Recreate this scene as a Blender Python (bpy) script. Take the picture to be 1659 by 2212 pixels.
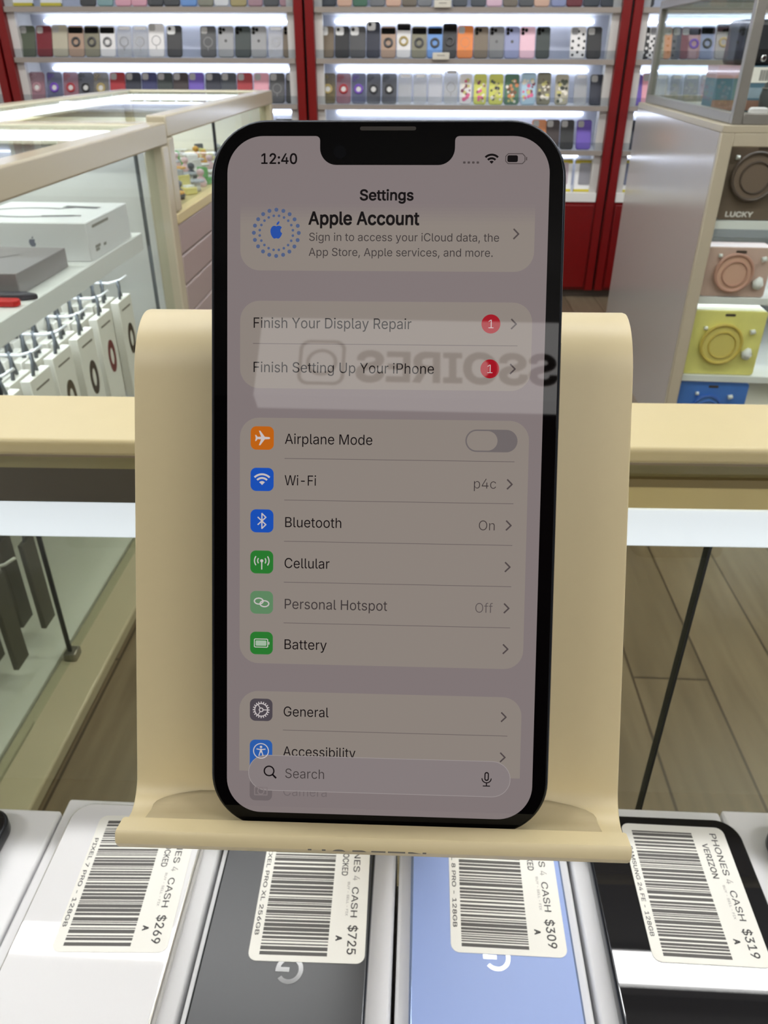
import bpy, bmesh, math, random
from mathutils import Matrix, Vector, Euler
from mathutils.geometry import delaunay_2d_cdt

random.seed(7)
for o in list(bpy.data.objects):
    bpy.data.objects.remove(o)
SC = bpy.context.scene
COL = SC.collection
R = math.radians

# ------------------------------------------------------------------ camera
CAM_Z = 1.15
PITCH, YAW, ROLL = R(31.0), R(2.6), R(0.2)
cam = bpy.data.cameras.new('camera')
cam.sensor_fit = 'VERTICAL'
cam.sensor_height = 36.0
cam.lens = 1650.0 / 2212.0 * 36.0
cam.clip_start = 0.01
cam.clip_end = 60
cam.dof.use_dof = True
cam.dof.focus_distance = 0.160
cam.dof.aperture_fstop = 58.0
cam_o = bpy.data.objects.new('camera', cam)
CAM_M = Matrix.Rotation(YAW, 4, 'Z') @ Matrix.Rotation(math.pi / 2 - PITCH, 4, 'X') @ Matrix.Rotation(ROLL, 4, 'Z')
CAM_M.translation = (0, 0, CAM_Z)
cam_o.matrix_world = CAM_M
COL.objects.link(cam_o)
SC.camera = cam_o

# ------------------------------------------------------------------ world, exposure
world = bpy.data.worlds.new('world')
world.use_nodes = True
world.node_tree.nodes['Background'].inputs[0].default_value = (0.9, 0.95, 1.0, 1)
world.node_tree.nodes['Background'].inputs[1].default_value = 0.3
SC.world = world
SC.view_settings.view_transform = 'Standard'
SC.view_settings.look = 'None'
SC.view_settings.exposure = 0.15
SC.view_settings.gamma = 1.0
SC.view_settings.use_curve_mapping = False
SC.cycles.use_denoising = True
SC.cycles.max_bounces = 8
SC.cycles.diffuse_bounces = 4
SC.cycles.glossy_bounces = 4
SC.cycles.transparent_max_bounces = 24
SC.cycles.sample_clamp_indirect = 6.0
LAMP_FRONT, LAMP_REST, STRIP, SHELF_STRIP = 40.0, 17.0, 11.0, 7.0

# ------------------------------------------------------------------ materials
def lin(c):
    return tuple(((v / 255) / 12.92 if v / 255 <= 0.04045 else ((v / 255 + 0.055) / 1.055) ** 2.4) for v in c)

MATS = {}
def mat(name, rgb, rough=0.5, metal=0.0, emit=None, estr=1.0, spec=0.5, noise=0.0, nscale=40.0, bump=0.0, coat=0.0):
    if name in MATS:
        return MATS[name]
    m = bpy.data.materials.new(name)
    m.use_nodes = True
    nt = m.node_tree
    b = nt.nodes['Principled BSDF']
    c = (*lin(rgb), 1)
    b.inputs['Base Color'].default_value = c
    b.inputs['Roughness'].default_value = rough
    b.inputs['Metallic'].default_value = metal
    b.inputs['Specular IOR Level'].default_value = spec
    b.inputs['Coat Weight'].default_value = coat
    if emit:
        b.inputs['Emission Color'].default_value = (*lin(emit), 1)
        b.inputs['Emission Strength'].default_value = estr
    if noise or bump:
        tc = nt.nodes.new('ShaderNodeTexCoord')
        nz = nt.nodes.new('ShaderNodeTexNoise')
        nz.inputs['Scale'].default_value = nscale
        nz.inputs['Detail'].default_value = 3
        nt.links.new(tc.outputs['Object'], nz.inputs['Vector'])
        if noise:
            mx = nt.nodes.new('ShaderNodeMix')
            mx.data_type = 'RGBA'
            mx.inputs[6].default_value = tuple(v * (1 - noise) for v in c[:3]) + (1,)
            mx.inputs[7].default_value = tuple(min(1, v * (1 + noise)) for v in c[:3]) + (1,)
            nt.links.new(nz.outputs['Fac'], mx.inputs[0])
            nt.links.new(mx.outputs[2], b.inputs['Base Color'])
        if bump:
            bp = nt.nodes.new('ShaderNodeBump')
            bp.inputs['Strength'].default_value = bump
            bp.inputs['Distance'].default_value = 0.0003
            nt.links.new(nz.outputs['Fac'], bp.inputs['Height'])
            nt.links.new(bp.outputs['Normal'], b.inputs['Normal'])
    MATS[name] = m
    return m

def glass(name, tint=(255, 255, 255), refl=1.0, rough=0.0):
    """clear sheet: straight-through light plus a Fresnel reflection"""
    if name in MATS:
        return MATS[name]
    m = bpy.data.materials.new(name)
    m.use_nodes = True
    nt = m.node_tree
    nt.nodes.clear()
    out = nt.nodes.new('ShaderNodeOutputMaterial')
    tr = nt.nodes.new('ShaderNodeBsdfTransparent')
    tr.inputs[0].default_value = (*lin(tint), 1)
    gl = nt.nodes.new('ShaderNodeBsdfGlossy')
    gl.inputs['Roughness'].default_value = rough
    gl.inputs['Color'].default_value = (refl, refl, refl, 1)
    fr = nt.nodes.new('ShaderNodeFresnel')
    fr.inputs['IOR'].default_value = 1.45
    mx = nt.nodes.new('ShaderNodeMixShader')
    ge = nt.nodes.new('ShaderNodeNewGeometry')
    sb = nt.nodes.new('ShaderNodeMath')
    sb.operation = 'SUBTRACT'
    sb.inputs[0].default_value = 1.0
    mu = nt.nodes.new('ShaderNodeMath')
    mu.operation = 'MULTIPLY'
    nt.links.new(ge.outputs['Backfacing'], sb.inputs[1])     # the sheet reflects once, at its entry face
    nt.links.new(fr.outputs[0], mu.inputs[0])
    nt.links.new(sb.outputs[0], mu.inputs[1])
    nt.links.new(mu.outputs[0], mx.inputs[0])
    nt.links.new(tr.outputs[0], mx.inputs[1])
    nt.links.new(gl.outputs[0], mx.inputs[2])
    nt.links.new(mx.outputs[0], out.inputs[0])
    MATS[name] = m
    return m

def clear_plastic(name, rgb, opacity):
    if name in MATS:
        return MATS[name]
    m = bpy.data.materials.new(name)
    m.use_nodes = True
    nt = m.node_tree
    b = nt.nodes['Principled BSDF']
    b.inputs['Base Color'].default_value = (*lin(rgb), 1)
    b.inputs['Roughness'].default_value = 0.12
    b.inputs['Alpha'].default_value = opacity
    MATS[name] = m
    return m

# ------------------------------------------------------------------ geometry
class G:
    """collects polygons with material slots; build() links them as one mesh object"""
    def __init__(self):
        self.bm = bmesh.new()
        self.mats = []
    def slot(self, m):
        if m not in self.mats:
            self.mats.append(m)
        return self.mats.index(m)
    def box(self, x0, x1, y0, y1, z0, z1, m, bev=0.0, seg=2):
        vs = [self.bm.verts.new(p) for p in ((x0, y0, z0), (x1, y0, z0), (x1, y1, z0), (x0, y1, z0), (x0, y0, z1), (x1, y0, z1), (x1, y1, z1), (x0, y1, z1))]
        s = self.slot(m)
        fs = []
        for q in ((0, 3, 2, 1), (4, 5, 6, 7), (0, 1, 5, 4), (1, 2, 6, 5), (2, 3, 7, 6), (3, 0, 4, 7)):
            f = self.bm.faces.new([vs[i] for i in q])
            f.material_index = s
            fs.append(f)
        if bev > 0:
            es = list({e for f in fs for e in f.edges})
            r = bmesh.ops.bevel(self.bm, geom=es, offset=bev, segments=seg, profile=0.5, affect='EDGES', clamp_overlap=True)
            for f in r['faces']:
                f.material_index = s
                f.normal_update()
                f.smooth = max(abs(c) for c in f.normal) < 0.9995
        return self
    def prism(self, pts, d0, d1, m, axis='z', bev=0.0, seg=2, smooth=False):
        """polygon pts (2D) extruded from d0 to d1 along axis; 'y' maps (a,b)->(a,d,b), 'x' maps (a,b)->(d,a,b)"""
        def P(a, b, d):
            return (a, b, d) if axis == 'z' else ((a, d, b) if axis == 'y' else (d, a, b))
        s = self.slot(m)
        lo = [self.bm.verts.new(P(a, b, d0)) for a, b in pts]
        hi = [self.bm.verts.new(P(a, b, d1)) for a, b in pts]
        n = len(pts)
        fs = [self.bm.faces.new(hi), self.bm.faces.new(lo[::-1])]
        for i in range(n):
            f = self.bm.faces.new((lo[i], lo[(i + 1) % n], hi[(i + 1) % n], hi[i]))
            f.smooth = smooth
            fs.append(f)
        for f in fs:
            f.material_index = s
        bmesh.ops.recalc_face_normals(self.bm, faces=fs)
        if bev > 0:
            es = list({e for f in fs[:2] for e in f.edges})
            r = bmesh.ops.bevel(self.bm, geom=es, offset=bev, segments=seg, profile=0.5, affect='EDGES', clamp_overlap=True)
            ax = {'x': 0, 'y': 1, 'z': 2}[axis]
            for f in r['faces']:
                f.material_index = s
                f.normal_update()
                f.smooth = abs(f.normal[ax]) < 0.9995
        return self
    def flat(self, pts, z, m, axis='z'):
        def P(a, b):
            return (a, b, z) if axis == 'z' else ((a, z, b) if axis == 'y' else (z, a, b))
        f = self.bm.faces.new([self.bm.verts.new(P(a, b)) for a, b in pts])
        f.material_index = self.slot(m)
        return self
    def tris(self, vs, ts, m):
        s = self.slot(m)
        bv = [self.bm.verts.new(v) for v in vs]
        for t in ts:
            try:
                f = self.bm.faces.new([bv[i] for i in t])
                f.material_index = s
            except ValueError:
                pass
        return self
    def ring(self, c, r0, r1, d0, d1, m, axis='y', n=28):
        """flat-faced annulus"""
        s = self.slot(m)
        def P(a, b, d):
            return (c[0] + a, d, c[1] + b) if axis == 'y' else ((c[0] + a, c[1] + b, d) if axis == 'z' else (d, c[0] + a, c[1] + b))
        L = []
        for r, d in ((r0, d0), (r1, d0), (r1, d1), (r0, d1)):
            L.append([self.bm.verts.new(P(r * math.cos(2 * math.pi * i / n), r * math.sin(2 * math.pi * i / n), d)) for i in range(n)])
        fs = []
        for k in range(4):
            A, B = L[k], L[(k + 1) % 4]
            for i in range(n):
                f = self.bm.faces.new((A[i], A[(i + 1) % n], B[(i + 1) % n], B[i]))
                f.material_index = s
                fs.append(f)
        bmesh.ops.recalc_face_normals(self.bm, faces=fs)
        return self
    def torus(self, c, r, t, m, axis='y', n=28, k=8, sq=1.0):
        s = self.slot(m)
        V = []
        for i in range(n):
            a = 2 * math.pi * i / n
            row = []
            for j in range(k):
                b = 2 * math.pi * j / k
                rr = r + t * math.cos(b)
                u, v, w = rr * math.cos(a), rr * math.sin(a), t * math.sin(b) * sq
                p = (u, w, v) if axis == 'y' else ((u, v, w) if axis == 'z' else (w, u, v))
                row.append(self.bm.verts.new((c[0] + p[0], c[1] + p[1], c[2] + p[2])))
            V.append(row)
        for i in range(n):
            for j in range(k):
                f = self.bm.faces.new((V[i][j], V[(i + 1) % n][j], V[(i + 1) % n][(j + 1) % k], V[i][(j + 1) % k]))
                f.material_index = s
                f.smooth = True
        return self
    def tube(self, path, r, m, k=8):
        s = self.slot(m)
        path = [Vector(p) for p in path]
        rings = []
        up = Vector((0.123, 0.456, 0.88))
        for i, p in enumerate(path):
            t = (path[min(i + 1, len(path) - 1)] - path[max(i - 1, 0)]).normalized()
            a = t.cross(up).normalized()
            b = t.cross(a)
            rr = r[i] if isinstance(r, (list, tuple)) else r
            rings.append([self.bm.verts.new(p + a * rr * math.cos(2 * math.pi * j / k) + b * rr * math.sin(2 * math.pi * j / k)) for j in range(k)])
        fs = []
        for A, B in zip(rings, rings[1:]):
            for j in range(k):
                f = self.bm.faces.new((A[j], A[(j + 1) % k], B[(j + 1) % k], B[j]))
                f.smooth = True
                fs.append(f)
        fs += [self.bm.faces.new(rings[0][::-1]), self.bm.faces.new(rings[-1])]
        for f in fs:
            f.material_index = s
        bmesh.ops.recalc_face_normals(self.bm, faces=fs)
        return self
    def cyl(self, p0, p1, r, m, k=20):
        return self.tube([p0, p1], r, m, k)
    def xf(self, M):
        self.bm.transform(M)
        return self
    def mesh(self, name):
        me = bpy.data.meshes.new(name)
        self.bm.to_mesh(me)
        self.bm.free()
        for m in self.mats:
            me.materials.append(m)
        return me
    def build(self, name, parent=None, loc=None, rot=None):
        o = bpy.data.objects.new(name, self.mesh(name))
        COL.objects.link(o)
        if parent:
            o.parent = parent
        if loc:
            o.location = loc
        if rot:
            o.rotation_euler = rot
        return o

def tag(o, label, cat, group=None):
    o['label'] = label
    o['category'] = cat
    if group:
        o['group'] = group
    return o

def thing(name, label, cat, loc=(0, 0, 0), rot=(0, 0, 0), group=None):
    o = bpy.data.objects.new(name, None)
    o.empty_display_size = 0.02
    o.location = loc
    o.rotation_euler = rot
    COL.objects.link(o)
    return tag(o, label, cat, group)

def structure(o):
    o['kind'] = 'structure'
    return o

def copy_thing(src, loc=None, rot=None, label=None):
    r = src.copy()
    COL.objects.link(r)
    if loc is not None:
        r.location = loc
    if rot is not None:
        r.rotation_euler = rot
    if label:
        r['label'] = label
    for ch in list(src.children):
        c = ch.copy()
        COL.objects.link(c)
        c.parent = r
        for gch in list(ch.children):
            d = gch.copy()
            COL.objects.link(d)
            d.parent = c
    return r

def rrect(x0, x1, y0, y1, r, n=6, corners=(1, 1, 1, 1)):
    """rounded rectangle outline, counter-clockwise; corners = bl, br, tr, tl"""
    pts = []
    for i, (cx, cy, a0) in enumerate(((x0, y0, 180), (x1, y0, 270), (x1, y1, 0), (x0, y1, 90))):
        rr = r if corners[i] is True or corners[i] == 1 else r * corners[i]
        if rr <= 1e-9:
            pts.append((cx, cy))
            continue
        ox = cx + rr if cx == x0 else cx - rr
        oy = cy + rr if cy == y0 else cy - rr
        for k in range(n + 1):
            a = R(a0 + 90 * k / n)
            pts.append((ox + rr * math.cos(a), oy + rr * math.sin(a)))
    return pts

def circle(cx, cy, r, n=24):
    return [(cx + r * math.cos(2 * math.pi * i / n), cy + r * math.sin(2 * math.pi * i / n)) for i in range(n)]

def arc_band(cx, cy, r0, r1, a0, a1, n=14):
    P = [(cx + r1 * math.cos(R(a0 + (a1 - a0) * i / n)), cy + r1 * math.sin(R(a0 + (a1 - a0) * i / n))) for i in range(n + 1)]
    Q = [(cx + r0 * math.cos(R(a0 + (a1 - a0) * i / n)), cy + r0 * math.sin(R(a0 + (a1 - a0) * i / n))) for i in range(n + 1)]
    return P + Q[::-1]

def stroke(pts, w, closed=False):
    """list of quads following a polyline in 2D"""
    out = []
    n = len(pts)
    for i in range(n if closed else n - 1):
        a, b = Vector(pts[i]), Vector(pts[(i + 1) % n])
        d = (b - a)
        if d.length < 1e-9:
            continue
        d.normalize()
        e = Vector((-d.y, d.x)) * w / 2
        a2, b2 = a - d * w * 0.3, b + d * w * 0.3
        out.append([tuple(a2 - e), tuple(b2 - e), tuple(b2 + e), tuple(a2 + e)])
    return out

# ------------------------------------------------------------------ lettering (outlines in 1/400 em, capitals 203 high)
GLYPHS = {
' ': [75,[]],
'$': [179,[[81,-30,81,233,98,233,98,-30],[89,-4,75,-3,63,0,51,4,41,9,32,16,26,24,20,33,17,43,15,55,42,55,43,47,49,35,54,30,60,26,67,23,74,21,81,20,98,20,107,22,114,24,121,27,127,32,132,37,135,42,137,49,138,56,138,62,136,67,133,72,124,79,118,82,112,84,105,87,73,96,58,101,45,108,34,116,27,125,22,136,21,149,22,160,25,170,30,179,37,187,45,194,55,199,66,203,78,205,91,206,104,205,116,203,126,199,136,194,144,187,151,179,156,171,159,161,160,151,135,151,133,161,128,169,121,175,112,180,102,182,90,183,82,183,67,179,61,176,56,172,51,167,48,162,46,150,47,144,49,138,52,133,57,129,62,126,68,123,85,117,106,112,118,108,125,105,131,103,143,95,149,90,154,85,158,79,161,72,163,64,163,55,162,45,159,35,155,25,148,17,139,10,129,4,118,0,104,-3]]],
',': [75,[[15,-48,27,28,55,28,34,-48]]],
'-': [181,[[135,98,135,75,46,75,46,98]]],
'.': [75,[[38,-2,33,-1,29,1,25,4,22,7,20,12,20,21,22,26,25,29,29,32,33,34,38,35,43,34,47,32,51,29,54,26,56,21,56,12,54,7,51,4,47,1,43,-1]]],
'0': [181,[[91,-3,76,-1,63,3,52,10,42,19,34,31,28,45,23,62,20,81,19,102,20,122,23,141,28,158,34,172,42,184,52,194,64,201,76,205,91,206,105,205,118,201,129,194,139,184,147,172,154,158,158,141,161,122,162,102,161,81,158,62,154,45,147,31,139,19,129,10,118,3,105,-1],[91,20,100,21,109,24,116,29,123,37,128,46,132,57,135,71,137,85,138,102,137,118,135,133,132,146,128,157,123,167,116,174,109,179,100,183,91,184,81,183,73,179,65,174,59,167,53,157,49,146,46,133,44,118,44,85,46,71,49,57,53,46,59,37,65,29,73,24,81,21]]],
'1': [181,[[31,0,31,22,156,22,156,0],[110,203,110,0,85,0,85,179,84,179,34,143,34,171,79,203]]],
'2': [181,[[26,0,26,19,94,91,118,119,124,131,128,142,128,156,126,162,123,167,119,172,115,176,109,180,103,182,89,184,75,182,69,179,59,171,53,159,51,152,51,145,26,145,27,156,30,167,34,177,48,193,57,198,67,203,78,205,90,206,102,205,113,203,122,199,131,193,138,186,144,178,149,169,152,159,152,142,151,134,145,120,140,112,134,103,127,94,107,72,61,24,61,23,156,23,156,0]]],
'3': [181,[[87,-3,75,-2,64,0,53,4,43,9,35,15,28,23,23,32,19,42,17,53,44,53,45,46,47,40,55,30,60,27,66,24,80,20,95,20,110,24,122,32,126,37,129,43,131,50,132,58,131,65,129,72,126,78,122,84,117,89,110,93,102,97,80,99,63,99,63,120,115,179,115,181,28,181,28,203,149,203,149,184,85,111,85,116,99,116,112,114,123,110,133,105,142,98,148,89,153,79,156,69,157,58,156,47,153,36,148,26,141,18,133,11,123,5,112,1,100,-2]]],
'4': [181,[[16,42,16,63,99,203,124,203,43,66,43,65,165,65,165,42],[113,0,113,127,137,127,137,0]]],
'5': [181,[[88,-3,77,-2,66,0,56,4,47,10,39,16,33,24,28,33,25,42,24,52,49,52,50,46,52,41,55,36,59,31,64,27,69,24,82,20,88,20,96,21,104,23,110,26,116,30,122,35,126,42,129,49,131,65,129,81,121,95,116,100,110,105,103,108,95,110,87,111,74,109,61,105,56,102,51,98,27,101,38,203,147,203,147,181,60,181,54,121,59,124,71,130,78,132,85,133,101,133,109,131,118,128,125,125,132,120,138,114,143,108,148,100,152,92,156,75,156,65,155,53,152,41,148,30,141,21,133,13,123,6,113,1,101,-2]]],
'6': [181,[[91,-3,78,-2,67,1,57,6,48,12,40,20,34,30,29,40,26,52,25,65,26,75,28,85,32,96,37,107,45,121,55,136,101,203,129,203,60,104,58,104,60,108,63,112,66,115,74,121,78,123,94,126,106,125,117,122,126,118,135,112,142,105,148,96,152,86,155,75,156,63,155,51,152,39,147,29,141,20,133,12,124,6,114,1,103,-2],[91,19,98,20,105,22,111,25,117,29,122,34,126,41,129,47,131,63,129,79,126,85,122,91,117,96,111,101,105,104,91,106,83,106,76,104,70,101,64,97,59,92,55,86,52,79,50,63,52,48,55,41,59,34,64,29,70,25,76,22,83,20]]],
'7': [181,[[39,0,129,179,129,181,25,181,25,203,156,203,156,179,66,0]]],
'8': [181,[[91,-3,77,-2,65,1,54,5,45,10,36,17,30,25,25,34,22,43,21,54,21,63,23,70,26,78,30,85,35,91,40,96,47,101,54,104,61,106,61,107,52,110,44,116,37,123,32,132,29,142,28,152,29,162,32,171,36,180,42,187,50,194,58,199,68,203,79,205,91,206,102,205,113,203,122,199,131,194,145,180,149,171,152,162,153,152,152,142,149,132,144,123,137,116,129,110,120,107,120,106,127,104,134,101,146,91,151,85,155,78,158,70,160,63,160,54,159,43,156,34,151,25,145,17,136,10,127,5,116,1,104,-2],[99,20,114,24,120,27,125,32,129,37,132,42,134,49,135,55,134,63,132,69,129,75,125,81,113,89,106,92,99,94,82,94,75,92,68,89,61,85,56,81,52,75,49,69,47,63,46,55,47,49,49,42,52,37,56,32,61,27,67,24,82,20],[97,116,110,120,115,123,119,127,123,132,126,138,128,150,126,163,120,173,115,177,110,180,104,182,91,184,77,182,71,180,66,177,61,173,55,163,53,150,55,138,58,132,61,127,66,123,71,120,84,116]]],
'9': [181,[[90,206,103,205,114,202,124,198,133,191,141,183,147,174,152,163,155,151,156,139,155,129,153,119,149,108,144,96,126,67,80,0,52,0,121,99,123,99,121,95,118,92,115,88,111,85,98,79,93,78,87,78,75,79,65,81,55,86,46,92,39,99,33,108,29,118,26,129,25,141,26,153,29,164,34,175,40,184,48,191,57,198,67,202,78,205],[90,184,76,182,64,174,59,169,55,163,52,156,50,141,52,125,55,118,59,112,64,107,70,103,76,100,83,98,90,97,98,98,105,100,111,103,117,107,122,112,126,118,129,125,131,140,129,156,126,163,122,169,117,174,112,178,105,182]]],
':': [75,[[38,-2,33,-1,29,1,25,4,22,7,20,12,20,21,22,26,25,29,29,32,33,34,38,35,43,34,47,32,51,29,54,26,56,21,56,12,54,7,51,4,47,1,43,-1],[38,108,33,109,29,111,25,114,22,117,20,122,20,131,22,136,25,139,29,142,33,144,38,145,43,144,47,142,51,139,54,136,56,131,56,122,54,117,51,114,47,111,43,109]]],
'A': [192,[[7,0,81,203,110,203,185,0,158,0,115,121,112,129,109,138,106,149,102,161,98,175,93,191,98,191,93,175,89,161,82,138,79,129,76,121,34,0],[44,57,44,79,148,79,148,57]]],
'B': [182,[[24,0,24,203,110,203,121,200,132,196,140,191,147,184,152,177,156,168,158,159,159,150,159,141,155,128,147,118,143,114,137,111,126,107,126,105,132,104,139,102,151,94,156,88,161,81,164,73,166,65,167,54,166,45,164,35,160,27,154,19,147,13,138,7,127,3,114,1,99,0],[50,23,98,23,112,24,124,27,132,32,138,38,141,46,142,55,142,61,140,68,137,74,133,79,128,83,122,87,115,90,108,92,50,92],[50,114,95,114,109,116,115,118,121,122,125,126,129,131,132,136,134,142,134,149,133,157,130,165,125,172,118,177,108,180,96,181,50,181]]],
'C': [204,[[107,-3,90,-1,74,3,60,10,47,20,37,32,28,46,21,63,17,81,16,102,17,122,21,141,28,157,37,172,47,184,60,193,74,201,90,205,107,206,117,206,136,202,145,198,153,194,161,188,168,182,174,175,179,167,183,159,187,149,189,139,163,139,159,152,156,158,152,163,148,167,138,175,132,177,126,180,113,182,107,182,95,181,84,178,73,173,64,166,56,157,50,146,45,133,42,118,41,102,42,85,45,71,50,58,57,47,64,38,74,31,84,25,95,22,107,21,113,21,120,22,132,26,138,29,143,32,148,36,156,46,159,51,163,64,189,64,187,54,184,45,179,36,174,28,168,21,161,15,145,5,127,-1]]],
'D': [201,[[88,0,38,0,38,23,86,23,102,24,115,27,127,32,137,40,145,49,152,60,156,72,159,86,160,102,159,118,156,132,152,144,145,155,138,164,128,171,116,176,103,180,88,181,37,181,37,203,90,203,109,202,126,198,141,191,154,182,165,170,173,156,180,140,183,122,185,102,183,82,180,64,173,47,165,33,154,22,140,12,125,5,107,1],[50,203,50,0,24,0,24,203]]],
'E': [167,[[24,0,24,203,149,203,149,181,50,181,50,114,142,114,142,91,50,91,50,23,150,23,150,0]]],
'F': [164,[[24,0,24,203,148,203,148,181,50,181,50,111,138,111,138,88,50,88,50,0]]],
'G': [208,[[107,-3,90,-1,74,3,60,10,47,20,36,32,28,46,21,63,17,81,16,102,17,122,21,141,28,157,36,172,47,184,60,193,74,201,89,205,106,206,116,206,127,204,145,198,154,193,161,188,168,181,180,167,184,158,187,149,190,139,163,139,161,146,158,152,155,157,147,167,142,171,132,177,120,181,113,182,106,182,94,181,83,178,73,173,64,166,56,157,50,146,45,133,42,118,41,102,42,85,45,71,50,58,57,47,64,38,74,31,84,25,95,22,107,21,119,22,129,24,138,28,146,34,153,41,158,49,163,59,165,69,166,81,174,80,113,80,113,102,191,102,191,80,190,64,186,49,180,36,172,25,162,15,151,8,137,2,123,-2]]],
'H': [207,[[24,0,24,203,50,203,50,116,157,116,157,203,183,203,183,0,157,0,157,93,50,93,50,0]]],
'I': [120,[[12,0,12,23,47,23,47,181,12,181,12,203,108,203,108,181,73,181,73,23,108,23,108,0]]],
'J': [159,[[74,-3,57,-1,43,4,30,13,21,25,15,40,13,58,13,69,39,69,39,58,40,47,43,37,49,30,56,24,64,21,74,20,84,21,92,24,99,30,104,37,108,47,109,58,109,203,135,203,135,58,133,40,127,25,118,13,105,4,91,-1]]],
'K': [187,[[42,58,42,86,46,93,51,99,56,104,60,110,65,116,70,121,75,127,80,132,85,138,145,203,179,203,92,110,91,110],[24,0,24,203,50,203,50,0],[149,0,75,104,91,124,179,0]]],
'L': [157,[[24,0,24,203,50,203,50,23,144,23,144,0]]],
'M': [251,[[24,0,24,203,61,203,111,75,113,68,115,64,116,59,120,49,121,44,125,34,127,24,129,20,123,20,124,24,126,28,127,33,129,38,130,43,134,54,135,59,137,63,138,68,140,71,141,75,191,203,227,203,227,0,202,0,202,165,203,171,203,183,205,183,185,124,184,120,182,116,137,0,114,0,68,116,67,120,65,124,64,128,52,163,49,170,45,183,48,183,48,143,49,137,49,0]]],
'N': [209,[[24,0,24,203,54,203,137,73,140,69,152,49,155,43,159,36,162,29,166,22,162,21,161,29,161,36,160,43,160,203,185,203,185,0,155,0,81,116,67,138,43,181,48,181,48,172,49,162,49,138,50,131,50,0]]],
'O': [213,[[107,-3,90,-1,74,3,60,10,48,20,37,32,28,46,21,63,17,81,16,102,17,122,21,141,28,157,37,172,48,184,60,193,74,201,90,205,107,206,124,205,139,201,153,193,166,184,177,172,186,157,192,141,196,122,197,102,196,81,192,63,186,46,177,32,166,20,153,10,139,3,124,-1],[107,21,119,22,130,25,140,30,149,38,157,47,163,58,168,71,171,85,172,102,171,118,168,133,163,146,157,157,149,166,140,173,130,178,119,181,107,182,95,181,84,178,74,173,64,166,57,157,50,146,45,133,42,118,41,102,42,85,45,71,50,58,57,47,64,38,74,30,84,25,95,22]]],
'P': [178,[[24,0,24,203,109,203,122,200,133,195,142,189,150,181,156,172,160,162,163,151,163,127,160,116,156,106,150,97,142,89,133,83,122,78,109,75,94,74,44,74,44,97,93,97,112,99,119,102,125,107,130,112,133,117,136,124,138,139,136,154,133,161,130,166,125,171,119,175,111,178,103,180,93,181,50,181,50,0]]],
'Q': [213,[[98,64,125,64,148,34,153,26,187,-19,160,-19,138,11,132,18],[107,-3,90,-1,74,3,60,10,48,20,37,32,28,46,21,63,17,81,16,102,17,122,21,141,28,157,37,172,48,184,60,193,74,201,90,205,107,206,124,205,139,201,153,193,166,184,177,172,186,157,192,141,196,122,197,102,196,81,192,63,186,46,177,32,166,20,153,10,139,3,124,-1],[107,21,119,22,130,25,140,30,149,38,157,47,163,58,168,71,171,85,172,102,171,118,168,133,163,146,157,157,149,166,140,173,130,178,119,181,107,182,95,181,84,178,74,173,64,166,57,157,50,146,45,133,42,118,41,102,42,85,45,71,50,58,57,47,64,38,74,30,84,25,95,22]]],
'R': [180,[[24,0,24,203,109,203,122,200,133,195,143,189,150,182,156,173,160,163,163,153,164,141,163,129,160,118,156,109,150,100,143,93,133,87,122,83,109,80,94,79,39,79,39,102,93,102,112,104,119,107,125,110,130,115,133,120,136,126,138,133,138,149,136,156,133,162,130,167,125,172,119,176,112,179,93,181,50,181,50,0],[141,0,92,92,121,92,171,0]]],
'S': [179,[[89,-4,75,-3,63,0,51,4,41,9,32,16,26,24,20,33,17,43,15,55,42,55,43,47,49,35,54,30,60,26,67,23,74,21,81,20,98,20,107,22,114,24,121,27,127,32,132,37,135,42,137,49,138,56,138,62,136,67,133,72,124,79,118,82,112,84,105,87,73,96,58,101,45,108,34,116,27,125,22,136,21,149,22,160,25,170,30,179,37,187,45,194,55,199,66,203,78,205,91,206,104,205,116,203,126,199,136,194,144,187,151,179,156,171,159,161,160,151,135,151,133,161,128,169,121,175,112,180,102,182,90,183,82,183,67,179,61,176,56,172,51,167,48,162,46,150,47,144,49,138,52,133,57,129,62,126,68,123,85,117,106,112,118,108,125,105,131,103,143,95,149,90,154,85,158,79,161,72,163,64,163,55,162,45,159,35,155,25,148,17,139,10,129,4,118,0,104,-3]]],
'T': [179,[[13,181,13,203,167,203,167,181,103,181,103,0,77,0,77,181]]],
'U': [207,[[104,-3,88,-2,74,1,62,6,51,13,41,22,34,32,28,43,25,56,24,69,24,203,50,203,50,62,53,53,56,45,61,38,67,32,75,27,83,24,93,21,114,21,124,24,132,27,140,32,146,38,151,45,154,53,156,62,157,71,157,203,183,203,183,69,182,56,178,43,173,32,166,22,156,13,145,6,133,1,119,-2]]],
'V': [192,[[82,0,7,203,34,203,77,82,80,75,83,66,86,55,90,43,94,28,99,12,94,12,103,43,107,55,110,66,113,75,116,82,158,203,185,203,111,0]]],
'W': [274,[[62,0,7,203,33,203,65,78,69,65,70,58,72,51,73,44,75,37,77,23,79,16,76,16,78,30,80,37,81,44,85,58,86,65,90,78,122,203,152,203,185,78,186,72,190,58,191,51,193,44,194,37,196,30,197,23,199,16,195,16,197,23,198,30,200,37,201,44,203,51,204,58,206,65,207,72,209,78,241,203,268,203,212,0,182,0,147,129,141,157,138,167,134,190,140,190,130,139,127,129,92,0]]],
'X': [190,[[7,0,87,114,87,95,12,203,42,203,75,154,79,149,84,140,87,136,95,122,97,117,93,117,96,122,98,127,101,131,103,136,109,144,119,160,149,203,178,203,104,96,104,115,182,0,153,0,117,52,113,57,110,62,107,66,105,70,102,74,100,78,97,82,95,87,92,92,98,92,93,83,90,79,85,70,82,66,80,62,76,57,73,52,37,0]]],
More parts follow.
